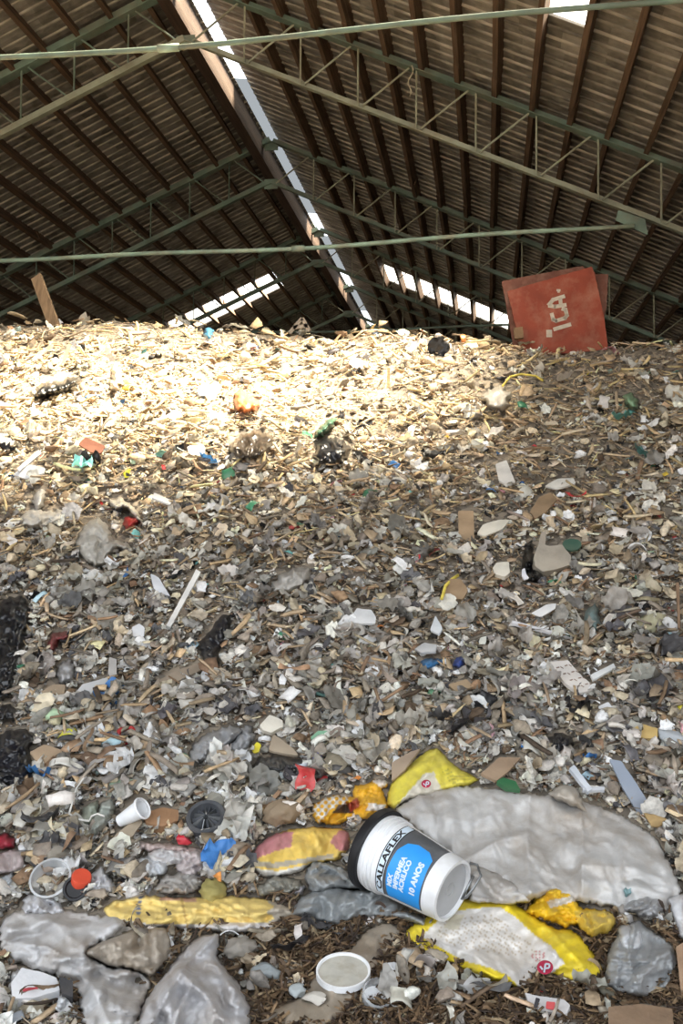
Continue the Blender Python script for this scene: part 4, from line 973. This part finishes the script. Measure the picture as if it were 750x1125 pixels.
# ------------------------------------------------------------------ small round things: placed on the heap in a frame of their own
def local_frame(px, lift, up_cam=None, tilt=.2, d=None):
    p = hit([px], lift, heap)[0] if d is None else EYE+rays([px])[0]*d
    n = normal_at(np.array([p[0]]), np.array([p[1]]))[0]; e = EYE-p; e /= np.linalg.norm(e)
    z = n*(1-tilt)+e*tilt if up_cam is None else cam2w(up_cam); z /= np.linalg.norm(z)
    x = np.cross(z, e); x /= np.linalg.norm(x); y = np.cross(z, x)
    m = Matrix(np.array([[x[0], y[0], z[0], 0], [x[1], y[1], z[1], 0], [x[2], y[2], z[2], 0], [0, 0, 0, 1]]).tolist()); m.translation = Vector(p)
    return m, p, float(np.linalg.norm(p-EYE))
def ppm(p): return p/F
m, p, dist = local_frame((377, 1071), .06, tilt=.12)
r = 27*dist/F; t = empty('round_lid', p); tag(t, 'round white plastic lid face up on the dirty paper sheet', 'lid')
lathe_obj('rim', [(r-.008, .012), (r-.006, .020), (r, .020), (r+.001, 0), (r-.004, 0)], M_white, t, 56, True, m)
lathe_obj('lid_plate', [(0, .012), (r-.008, .012)], mat('dusty_lid_face', (.50, .48, .42), vary=.25, bump=.1, dirt=(.28, .22, .14), dirt_amt=.6, dscale=18), t, 56, True, m)
LAND.append((377, 1071, 'round white lid')); KEEP.append(np.array([(377+28*math.cos(a), 1071+20*math.sin(a)) for a in np.linspace(0, 6.28, 16)]))
m, p, dist = local_frame((414, 1094), .05, up_cam=(.15, .75, .6))
M_glass = mat('cloudy_clear_plastic', (.62, .64, .66), rough=.15, vary=.1, bump=0, alpha=.55, spec=.8)
r = 15*dist/F; t = empty('ribbed_bottle_stopper', p); tag(t, 'ribbed clear plastic cap with white bottom beside the round white lid', 'cap')
mb = MB(); n = 40; pr = [(r*.94, -.03), (r, -.02), (r, .02), (r*.9, .028)]
V = [m @ Vector((q_*(1+.03*(k % 2))*math.cos(2*PI*k/n), q_*(1+.03*(k % 2))*math.sin(2*PI*k/n), h)) for q_, h in pr for k in range(n)]
mb.add(V, [(i*n+k, i*n+(k+1) % n, (i+1)*n+(k+1) % n, (i+1)*n+k) for i in range(3) for k in range(n)]); mb.obj('body', M_glass, t)
lathe_obj('cap_bottom', [(0, -.03), (r*.94, -.03)], M_white, t, 40, True, m)
m, p, dist = local_frame((57, 968), .06, up_cam=(-.05, .72, .69)); r = 20*dist/F
t = empty('clear_cup', p); tag(t, 'crushed clear plastic cup lying left of the red cap', 'cup')
lathe_obj('body', [(r*.7, -.06), (r*.85, -.02), (r*.95, .02), (r*1.0, .025), (r*1.04, .028), (r*.93, .03)], M_glass, t, 40, True, m); lathe_obj('cup_bottom', [(0, -.058), (r*.7, -.06)], M_glass, t, 40, True, m)
LAND.append((57, 968, 'crushed clear cup'))
m, p, dist = local_frame((83, 977), .06, up_cam=(.1, .5, .86)); r = 12*dist/F
lathe = lathe_obj('bottle_stopper', [(0, .01), (r*.7, .012), (r*.8, .02), (r, .02), (r, -.02), (0, -.02)], M_black, None, 32, True, m); tag(lathe, 'round black plastic cap between clear cup and red cap', 'cap')
m, p, dist = local_frame((89, 966), .085, up_cam=(.3, .8, .5)); r = 10*dist/F
o = lathe_obj('red_stopper', [(0, .02), (r*.9, .02), (r, .014), (r, -.02), (0, -.02)], mat('orange_red_plastic', (.62, .08, .04), rough=.4, vary=.15), None, 24, True, m); tag(o, 'orange-red plastic cap partly behind round black cap', 'cap'); LAND.append((86, 972, 'red and black caps'))
# white cup lying on its side
ax = cam2w((.80, .52, .3)); c0 = hit([(132, 902)], .09, heap)[0]; 
def along(px, d): return EYE+rays([px])[0]*d
dd = c0[1]; zc = ax/np.linalg.norm(ax); e = EYE-c0; x = np.cross(zc, e); x /= np.linalg.norm(x); y = np.cross(zc, x)
m = Matrix(np.array([[x[0], y[0], zc[0], 0], [x[1], y[1], zc[1], 0], [x[2], y[2], zc[2], 0], [0, 0, 0, 1]]).tolist()); m.translation = Vector(c0)
k = dd/F; t = empty('paper_cup', c0); tag(t, 'white disposable cup lying on its side left of the brick fragment', 'cup')
lathe_obj('body', [(0, 0), (7*k, 0), (11*k, 33*k), (10*k, 33*k), (6.5*k, 1*k)], M_white, t, 32, True, m)
lathe_obj('rim', [(10.5*k, 31*k), (12.5*k, 32*k), (13*k, 34*k), (12*k, 35.5*k), (10.5*k, 34*k)], M_white, t, 32, True, m)
LAND.append((148, 888, 'white cup')); KEEP.append(np.array(q(124,900, 140,884, 155,873, 166,880, 162,892, 140,904), float))
# dark grey ribbed pot (fan hub)
m, p, dist = local_frame((227, 902), .05, up_cam=(-.05, .80, .6)); r = 20*dist/F
M_dk = mat('dark_grey_plastic', (.075, .08, .09), rough=.45, vary=.3, bump=.1, dirt=(.2, .18, .16), dirt_amt=.5)
t = empty('ribbed_hub', p); tag(t, 'dark grey ribbed plastic hub, open end up, above the yellow and pink sack', 'hub')
lathe_obj('body', [(r*.75, -.07), (r*.95, -.02), (r, .0), (r*1.03, .03), (r*.98, .036), (r*.80, .034), (r*.72, .0), (r*.5, -.02), (0, -.02)], M_dk, t, 48, True, m)
for i in range(14):
    a = 2*PI*i/14; mb = MB(); mb.bar(m @ Vector((r*.12*math.cos(a), r*.12*math.sin(a), .018)), m @ Vector((r*.74*math.cos(a+.2), r*.74*math.sin(a+.2), .004)), .004, .022)
    mb.obj('rib', M_wire if i % 2 else M_dk, t)
LAND.append((227, 902, 'dark ribbed hub')); KEEP.append(np.array([(227+22*math.cos(a), 902+18*math.sin(a)) for a in np.linspace(0, 6.28, 14)]))
# grey cardboard pot with neck + black hollow below it
t0 = slab('cardboard_pot', 'crushed grey cardboard pot beside the black bag hole', 'pot', q(586,612, 592,596, 604,600, 617,598, 628,611, 626,620, 612,625, 596,628, 588,622), (.37,.33,.27), thick=.10, lift=.15, tilt=.5, seed=4, bend=-.05, phrase='crushed cardboard pot')
slab('pot_neck', None, None, q(588,612, 592,594, 594,585, 600,583, 599,596, 594,606), (.33,.29,.24), thick=.03, lift=.17, seed=2, parent=t0)
drape('black_bag', 'glossy black bag showing in a hollow with a white speck', 'bag', q(572,622, 578,598, 584,592, 586,606, 592,625, 598,630, 592,640, 580,643, 574,636), M_filmA, (.006, .006, .007), h0=.06, bulge=.06, edge=8, wr=.06, ws=18, seed=201, step=1.6, phrase='glossy black bag')
slab('white_chip', 'tiny white hook-shaped chip on the glossy black bag', 'chip', q(573,626, 576,624, 578,631, 581,635, 576,637, 573,633), (.74,.74,.78), thick=.01, lift=.16, seed=5)
# red ring, blue and pale blue caps
m, p, dist = local_frame((139, 808), .07, tilt=.4); r = 8*dist/F
mb = MB(); mb.tube([m @ Vector((r*math.cos(a)*1.0, r*1.25*math.sin(a), .01*math.sin(3*a))) for a in np.linspace(0, 2*PI, 26)], .011, 8); tag(mb.obj('red_ring', mat('dark_red_plastic', (.36, .03, .03), rough=.5, vary=.3), None, True), 'dark red plastic ring right of two blue caps', 'ring'); LAND.append((139, 808, 'dark red ring'))
for px, rr, c, lab in (((115, 804), 6.5, (.04, .16, .50), 'royal blue bottle cap left of the dark red ring'), ((123, 815), 6, (.30, .58, .72), 'pale blue bottle cap below the royal blue cap')):
    m, p, dist = local_frame(px, .07, tilt=.3); r = rr*dist/F
    o = lathe_obj('bottle_stopper', [(0, .016), (r*.85, .018), (r, .012), (r, -.012), (r*.9, -.012)], mat('cap_plastic', c, rough=.4, vary=.1), None, 20, True, m); tag(o, lab, 'bottle cap')
for px, rr, c, lab in (((201, 923), 8, (.50, .02, .04), 'crushed crimson cap below the brick fragment'), ((348, 832), 5, (.12, .12, .45), 'blue and white crushed can end below green glass'), ((728, 868), 0, 0, '')):
    if not rr: continue
    p = hit([px], .07, heap)[0]; V, Fc = rock(2, int(px[0]), .8, .6); o = link('crushed_bottle_top', np_mesh('crushed_bottle_top', V*rr*2.2*p[1]/F, Fc, M_gloss)); o.location = p; o.color = (*c, 1); tag(o, lab, 'cap')
# white package with box end
p = hit([(40, 1088)], .07, heap)[0]
t = slab('white_package', 'white printed carton scrap with dark end below the left white sack', 'carton', q(12,1080, 24,1063, 46,1068, 62,1074, 66,1088, 38,1096, 14,1097), (.72,.72,.74), thick=.04, lift=.09, seed=8, tilt=.5, phrase='white printed carton')
slab('carton_end', None, None, q(65,1072, 80,1078, 80,1096, 68,1090), (.05,.05,.055), thick=.03, lift=.095, seed=8, tilt=.5, parent=t)
slab('red_print', None, None, q(24,1086, 40,1084, 42,1086, 26,1089), (.45,.05,.07), thick=.002, lift=.096, seed=8, tilt=.5, parent=t, rounding=0)
# printed can crushed below front bag
t = slab('crushed_tube', 'small crushed white tube with red print under the front printed bag', 'tube', q(576,1090, 590,1094, 620,1098, 626,1104, 622,1114, 604,1112, 582,1106), (.60,.58,.58), thick=.03, lift=.06, seed=9, bend=-.03, tilt=.5)
for pl, c in ((q(588,1096, 593,1097, 590,1107, 586,1106), (.03,.03,.04)), (q(600,1100, 610,1101, 608,1109, 599,1108), (.5,.06,.07))):
    slab('printed_patch', None, None, pl, c, thick=.003, lift=.075, seed=9, tilt=.5, parent=t, keep=False)
# stones at the foot
for i, (px, w, c, lab, fl) in enumerate([((295, 1068), 34, (.30, .33, .34), 'blue-grey angular stone left of the round white lid', .7), ((326, 1086), 22, (.45, .49, .50), 'pale bluish stone between angular stone and lid', .8), ((348, 1095), 28, (.62, .58, .52), 'flat cream stone just below the lid edge', .5),
      ((264, 1042), 34, (.33, .30, .26), 'rumpled grey-brown clod left of the angular stone', .7), ((430, 1064), 17, (.70, .70, .72), 'small white foam knob right of the lid', .9), ((18, 1118), 26, (.34, .37, .41), 'flat blue-grey stone in the lowest left corner', .4),
      ((235, 978), 32, (.34, .29, .10), 'mossy olive brown clod above the long yellow bag', .7), ((182, 1000), 0, 0, '', 0), ((310, 893), 40, (.36, .27, .18), 'tan crumbly clod above the yellow and pink sack', .8), ((285, 890), 18, (.50, .33, .16), 'orange-tan pebble left of tan clod', .7),
      ((296, 858), 22, (.60, .63, .65), 'whitish pebble nearest the dark sacking', .8), ((312, 856), 24, (.56, .62, .64), 'bluish white pebble under the dark sacking', .8), ((329, 846), 24, (.60, .63, .68), 'pale lilac pebble right of the dark sacking', .8), ((293, 868), 22, (.46, .45, .43), 'grey pebble below the whitish pebble', .7),
      ((276, 876), 22, (.62, .64, .66), 'white pebble above the orange-tan pebble', .7), ((174, 842), 18, (.74, .74, .73), 'white rounded foam knob on the left lower slope', .9), ((186, 850), 22, (.70, .71, .73), 'white foam lump next to rounded foam knob', .6),
      ((236, 880), 26, (.34, .32, .27), 'brown-grey cobble just behind the ribbed hub', .8), ((716, 686), 34, (.48, .45, .30), 'crumbly pale mossy clump near the right edge', .7), ((738, 775+35), 26, (.42, .45, .48), 'grey dented cup end at the right edge', .8),
      ((735, 838), 22, (.60, .50, .40), 'tan and white foam crumb at right edge below grey cup', .7), ((598, 878), 0, 0, '', 0), ((260, 935), 30, (.34, .27, .2), 'brown clod left of the yellow and pink sack', .6), ((160, 922), 0, 0, '', 0),
      ((718, 902), 22, (.40, .27, .12), 'ochre lump right of the woven sack', .8), ((731, 905), 16, (.66, .64, .6), 'whitish lump beside the ochre lump', .8), ((8, 880), 26, (.36, .28, .15), 'ochre clod at the left edge above crimson rag', .8), ((408, 812), 0, 0, '', 0)]):
    if not w: continue
    p = hit([px], .045, heap)[0]; V, Fc = (lump(i+3) if 'crumb' in lab or 'clod' in lab or 'mossy' in lab else rock(2, i+70, fl, .45, .8))
    s = w*p[1]/F; o = link('pebble' if 'pebble' in lab else 'stone' if 'stone' in lab or 'cobble' in lab else 'clod' if 'clod' in lab else 'foam_lump' if 'foam' in lab else 'lump', np_mesh('lump', V*s*1.1, Fc, M_piece))
    o.location = p; o.rotation_euler = (.25, 0, i*1.3); o.color = (*c, 1); tag(o, lab, o.name.split('.')[0].replace('_', ' '))
    if w > 20: LAND.append((px[0], px[1], ' '.join(lab.split()[:3]) if i in (0, 3, 6, 18) else None))
LAND[:] = [l for l in LAND if l[2]]
# pale string looping over the rubbish on the left
pts = [hit([pp], .10, heap)[0] for pp in q(101,840, 94,852, 84,866, 80,880, 76,894, 84,900, 98,902, 100,897, 107,894, 115,897)]
mb = MB(); mb.tube(pts, .0045, 6); tag(mb.obj('string', mat('white_string', (.7, .68, .64)), None, True), 'thin white string bent over the rubbish left of the white cup', 'string')
pts = [hit([pp], .14, heap)[0] for pp in q(485,658, 489,644, 497,636, 503,632)]
mb = MB(); mb.tube(pts, .010, 6); tag(mb.obj('cord', mat('yellow_cord', (.72, .58, .10)), None, True), 'yellow cord across the brown cardboard flap', 'cord')
pts = [hit([pp], .14, heap)[0] for pp in q(552,424, 560,414, 572,411, 588,413, 596,418)]
mb = MB(); mb.tube(pts, .012, 6); tag(mb.obj('cord', mat('yellow_cord', (.72, .58, .12)), None, True), 'yellow cord arched above the knotted white bag', 'cord')

# ------------------------------------------------------------------ the red boards on the crest
bc = hit([(612, 374)], .0, heap)[0]; bd = bc[1]-.15
nB = cam2w((-.10, .12, 1)); nB /= np.linalg.norm(nB)
an = EYE+rays([(610, 335)])[0]*bd
fbrd = slab('painted_board', 'front red painted board with pale capital letters standing on the crest', 'board', q(557,320, 645,294, 650,293, 653,300, 664,352, 668,384, 577,392, 570,375), None, thick=.035, anchor=an, n=nB, mt=M_red, rag=.5, phrase='red painted boards', keep=False, tilt=0, rounding=0)
slab('painted_board', 'red board behind the front one, showing at its left and top', 'board', q(551,309, 575,304, 640,292, 646,300, 650,392, 566,392), None, thick=.035, anchor=an+np.array([-.02, .09, 0]), n=nB+cam2w((.06, .02, 0)), mt=M_red2, rag=.4, keep=False, rounding=0)
slab('painted_board', 'rearmost red board showing right of the front one', 'board', q(636,301, 668,301, 666,335, 660,370, 655,392, 620,392, 612,300), None, thick=.03, anchor=an+np.array([.03, .2, 0]), n=nB+cam2w((-.05, .05, 0)), mt=M_red2, rag=.4, keep=False, rounding=0)
def stroke(pts, w, parent, anchor, n):
    pts = [np.array(((590+x/15), (310+y/15)), float) for x, y in pts]; w = w/15
    for i, (a, b) in enumerate(zip(pts, pts[1:])):
        d = (b-a)/np.linalg.norm(b-a); s = np.array([-d[1], d[0]])*w/2; e = d*w*.38
        yield [a+s-(e if i else 0), b+s+(e if i < len(pts)-2 else 0), b-s+(e if i < len(pts)-2 else 0), a-s-(e if i else 0)]
for glyph in ([[(180, 385), (260, 290), (455, 228)], [(180, 385), (290, 402), (482, 372)], [(378, 262), (388, 385)]], [[(235, 508), (262, 615), (310, 638), (455, 590), (488, 545), (465, 450), (400, 435)]],
              [[(265, 780), (556, 692)]], [[(195, 785), (197, 905)]], [[(318, 132), (382, 135)], [(350, 132), (352, 172)]]):
    lt = empty('painted_letter', fbrd.location, None); lt.parent = fbrd; lt.location = (0, 0, 0)
    lt.location = (0, 0, 0)
    vs, fs = [], []
    wd = 95 if len(glyph) == 1 and glyph[0][0] == (195, 785) else 62 if len(glyph[0][0]) and glyph[0][0] != (318, 132) else 36
    for st in glyph:
        for qd in stroke(st, wd, None, None, None):
            W = plane_pts(np.array(qd), an+nB*.003, nB)-np.array(fbrd.location); b = len(vs); vs += [tuple(v) for v in W]+[tuple(v-nB*.004) for v in W]
            fs += [(b, b+1, b+2, b+3), (b+7, b+6, b+5, b+4)]+[(b+i, b+4+i, b+4+(i+1) % 4, b+(i+1) % 4) for i in range(4)]
    bpy.data.objects.remove(lt)
    link('painted_letter', np_mesh('painted_letter', vs, fs, M_letter), fbrd)
slab('wood_block', 'small brown wood block at the foot of the red boards', 'block', q(564,360, 574,359, 575,371, 565,372), (.24,.15,.08), thick=.06, anchor=an+np.array([0, -.12, 0]), n=nB, rounding=0, keep=False)

# ------------------------------------------------------------------ the loose scraps
def blocked(px, grow=None):
    b = np.zeros(len(px), bool); g = np.zeros(len(px)) if grow is None else grow
    for k in KEEP:
        k = np.asarray(k); lo, hi = k.min(0)-14, k.max(0)+14
        m_ = (px[:, 0] > lo[0]) & (px[:, 0] < hi[0]) & (px[:, 1] > lo[1]) & (px[:, 1] < hi[1])
        if m_.any():
            i = np.where(m_)[0]; b[i] |= inpoly(px[i], k) | (edist(px[i], k) < g[i])
    return b
def size_factor(v): return np.interp(v, [340, 420, 520, 650, 780, 900, 1000, 1125], [.66, .74, .78, .82, .95, 1.2, 1.25, 1.2])
SCALE_MASS = 1.35
LAND_XY = np.array([(a, b) for a, b, c in LAND])
def where_words(px, rank):
    d = LAND_XY-px; dist = np.hypot(d[:, 0], d[:, 1]*1.2); i = int(dist.argmin()); dx, dy = -d[i]
    far = dist[i]
    if far < 16: rel = 'touching'
    elif abs(dx) > abs(dy)*1.2: rel = 'right of' if dx > 0 else 'left of'
    else: rel = 'below' if dy > 0 else 'above'
    if rel != 'touching' and far < 45: rel = 'just '+rel
    elif far > 90: rel = 'well '+rel
    return rel, LAND[i][2]
SIZEW = lambda p: 'tiny' if p < 11 else 'small' if p < 17 else 'medium' if p < 26 else 'large'
taken = {}
for ki, kd in enumerate(KINDS):
    n = int(kd['n']*SCALE_MASS)+kd['ind']
    woody = kd['name'] in ('cardboard_flake', 'wood_splinter', 'fine_chip')     # more board and timber high up, more plastic and rubble low down
    P = sample_places(int(n*2)); v = project(P)[:, 1]
    P = P[rng.random(len(P)) < (np.interp(v, [480, 640, 850], [1, .72, .6]) if woody else np.interp(v, [440, 600, 760], [.22, .6, 1]))][:n]; n = len(P)
    px = project(P); v = px[:, 1]
    lo, hi = kd['px']; s = lo + (hi*1.2-lo)*rng.random(n)**3.4
    s = s*size_factor(v)
    nrm = normal_at(P[:, 0], P[:, 1])
    inside = (px[:, 0] > 4) & (px[:, 0] < 746) & (v > 350) & (v < 1118) & ~blocked(px, s*.6)
    # the ones that show largest become things of their own; spread them over the whole slope
    rel = s/size_factor(v)**.75*rng.uniform(.8, 1.2, n)
    order = np.argsort(-(rel*inside)); big_i = order[:kd['ind']]
    s[big_i] *= 1.2
    dist = np.linalg.norm(P-EYE, axis=1)
    W = s*dist/F                                   # metres
    lift = W*.12 + rng.random(n)*np.clip(W, .02, .16)*.55
    lift[big_i] += .012+W[big_i]*.10
    R = frames(n, nrm, np.full(n, kd['flat']))
    alln, ci = pal_pick(kd, v)
    colr = np.array([C_[a] for a in alln])[ci]*np.exp(rng.normal(-.08, .30, (n, 1)))*(1+rng.normal(0, .018, (n, 3)))
    colr = np.clip(colr*np.array([1.2, 1.16, 1.09])+.012, .004, .85)
    Pp = P.copy(); Pp += nrm*lift[:, None]
    nt = len(kd['gen']); ti = rng.integers(0, nt, n)
    sq = rng.uniform(.7, 1.25, (n, 3)); sq[:, 0] = 1
    # mass
    mass = np.ones(n, bool); mass[big_i] = False
    mass &= ~blocked(px, s*.28)
    Vs, Ts, Cs = [], [], []; off = 0
    for t_ in range(nt):
        ii = np.where(mass & (ti == t_))[0]
        if not len(ii): continue
        V, Tn = kd['gen'][t_]
        X_ = V[None]*sq[ii, None, :]*W[ii, None, None]
        X_ = np.einsum('nij,nkj->nki', R[ii], X_)+Pp[ii, None]
        m_, k_ = len(ii), len(V)
        Vs.append(X_.reshape(-1, 3)); Ts.append((Tn[None]+(np.arange(m_)*k_)[:, None, None]+off).reshape(-1, 3)); off += m_*k_
        Cs.append(np.repeat(colr[ii], k_, 0))
    me = np_mesh('loose_'+kd['name'], np.concatenate(Vs), np.concatenate(Ts), M_mass, np.concatenate(Cs))
    o = link('loose_'+kd['name']+'_litter', me); tag(o, 'fine litter of '+kd['noun']+'s strewn all over the heap', 'litter', kind='stuff')
    # things of their own
    protos = {}
    for t_ in range(nt):
        V, Tn = kd['gen'][t_]; protos[t_] = np_mesh(kd['name'], V, Tn, kd['mt'], smooth=False)
    proto = None
    for i in big_i:
        if proto is None: proto = link(kd['name'], protos[int(ti[i])]); o = proto
        else: o = proto.copy(); o.data = protos[int(ti[i])]; COL.objects.link(o)
        m_ = np.eye(4); m_[:3, :3] = R[i]*(sq[i]*W[i])[None, :]; m_[:3, 3] = Pp[i]
        o.matrix_world = Matrix(m_.tolist()); o.color = (*[float(c) for c in colr[i]], 1)
        cn = alln[ci[i]].replace('_', ' '); rl, ph = where_words(px[i], i)
        lab = '%s %s %s %s the %s' % (SIZEW(s[i]), cn, kd['noun'], rl, ph)
        o['label'] = lab; o['category'] = kd['noun'].split()[-1] if kd['noun'] != 'lump of rubble' else 'rubble'
        taken.setdefault(lab, []).append(o)
for lab, os_ in taken.items():
    if len(os_) > 1:
        os_.sort(key=lambda o: project(np.array(o.matrix_world.translation))[0][0])
        pr = [project(np.array(o.matrix_world.translation))[0] for o in os_]
        if len(os_) == 2:
            for o, w_ in zip(os_, ('left one of two', 'right one of two')): o['label'] = (lab+', '+w_)
        elif len(os_) == 3:
            for o, w_ in zip(os_, ('leftmost of three', 'middle of three', 'rightmost of three')): o['label'] = (lab+', '+w_)
        else:
            for j, o in enumerate(os_): o['label'] = lab+', %s from left' % ordinal(j)
        for o in os_: o['group'] = lab.split(' ', 1)[1].replace(' the ', ' the ', 1)
    for o in os_:
        if len(o['label'].split()) > 16: o['label'] = ' '.join(o['label'].split()[:16])
        if 'group' not in o: o['group'] = 'larger loose '+('scraps of rubble' if 'rubble' in lab else o.name.split('.')[0].replace('_', ' ')+'s')+' on the heap'

# brown shredded fibre at the very foot
n = 17000
d = rng.uniform(2.7, 3.8, n); x = rng.uniform(-.45, .3, n)*d; x = np.where(rng.random(n) < .55, rng.uniform(-.22, .22, n)*d+.0, x); P = np.stack([x, d, heap(x, d)], 1); px = project(P)
ok = ~blocked(px) & (px[:, 1] > 990+25*np.sin(px[:, 0]*.02)); P = P[ok]; px = px[ok]; n = len(P)
W = rng.uniform(12, 34, n)*P[:, 1]/F; nrm = normal_at(P[:, 0], P[:, 1]); R = frames(n, nrm, np.full(n, .55)); P = P+nrm*(rng.random(n)*.035+.005)[:, None]
gens = [splinter(random.uniform(.06, .14), .03, 200+i, .12) for i in range(6)]+[ribbon(200+i, .12) for i in range(6)]; ti = rng.integers(0, 12, n)
cc = np.array([(.16, .10, .055), (.10, .065, .04), (.24, .16, .09), (.34, .25, .15), (.06, .04, .03)])[rng.choice(5, n, p=[.3, .25, .2, .1, .15])]*np.exp(rng.normal(0, .2, (n, 1)))
Vs, Ts, Cs = [], [], []; off = 0
for t_ in range(12):
    ii = np.where(ti == t_)[0]; V, Tn = gens[t_]
    X_ = np.einsum('nij,nkj->nki', R[ii], V[None]*W[ii, None, None])+P[ii, None]; m_, k_ = len(ii), len(V)
    Vs.append(X_.reshape(-1, 3)); Ts.append((Tn[None]+(np.arange(m_)*k_)[:, None, None]+off).reshape(-1, 3)); off += m_*k_; Cs.append(np.repeat(cc[ii], k_, 0))
o = link('shredded_fibre_litter', np_mesh('shredded_fibre_litter', np.concatenate(Vs), np.concatenate(Ts), M_mass, np.concatenate(Cs)))
tag(o, 'brown shredded wood fibre at the foot of the heap', 'litter', kind='stuff')

# ------------------------------------------------------------------ light
w = bpy.data.worlds.new('world'); SC.world = w; w.use_nodes = True; bg = w.node_tree.nodes['Background']
bg.inputs[0].default_value = (.88, .94, 1.0, 1); bg.inputs[1].default_value = 3.15
sd = bpy.data.lights.new('sun', 'SUN'); sd.energy = 78; sd.angle = math.radians(30); sd.color = (1, .88, .68)
so = bpy.data.objects.new('sun', sd); COL.objects.link(so)
dv = Vector((-1.9, -.35, -4.6)); so.rotation_euler = dv.to_track_quat('-Z', 'Y').to_euler(); so.location = (3, 8, 14)

SC.view_settings.view_transform = 'Standard'; SC.view_settings.look = 'None'; SC.view_settings.gamma = 1; SC.view_settings.use_curve_mapping = False
SC.view_settings.exposure = 0.0
SC.cycles.use_denoising = True
SC.cycles.max_bounces = 8; SC.cycles.transparent_max_bounces = 12
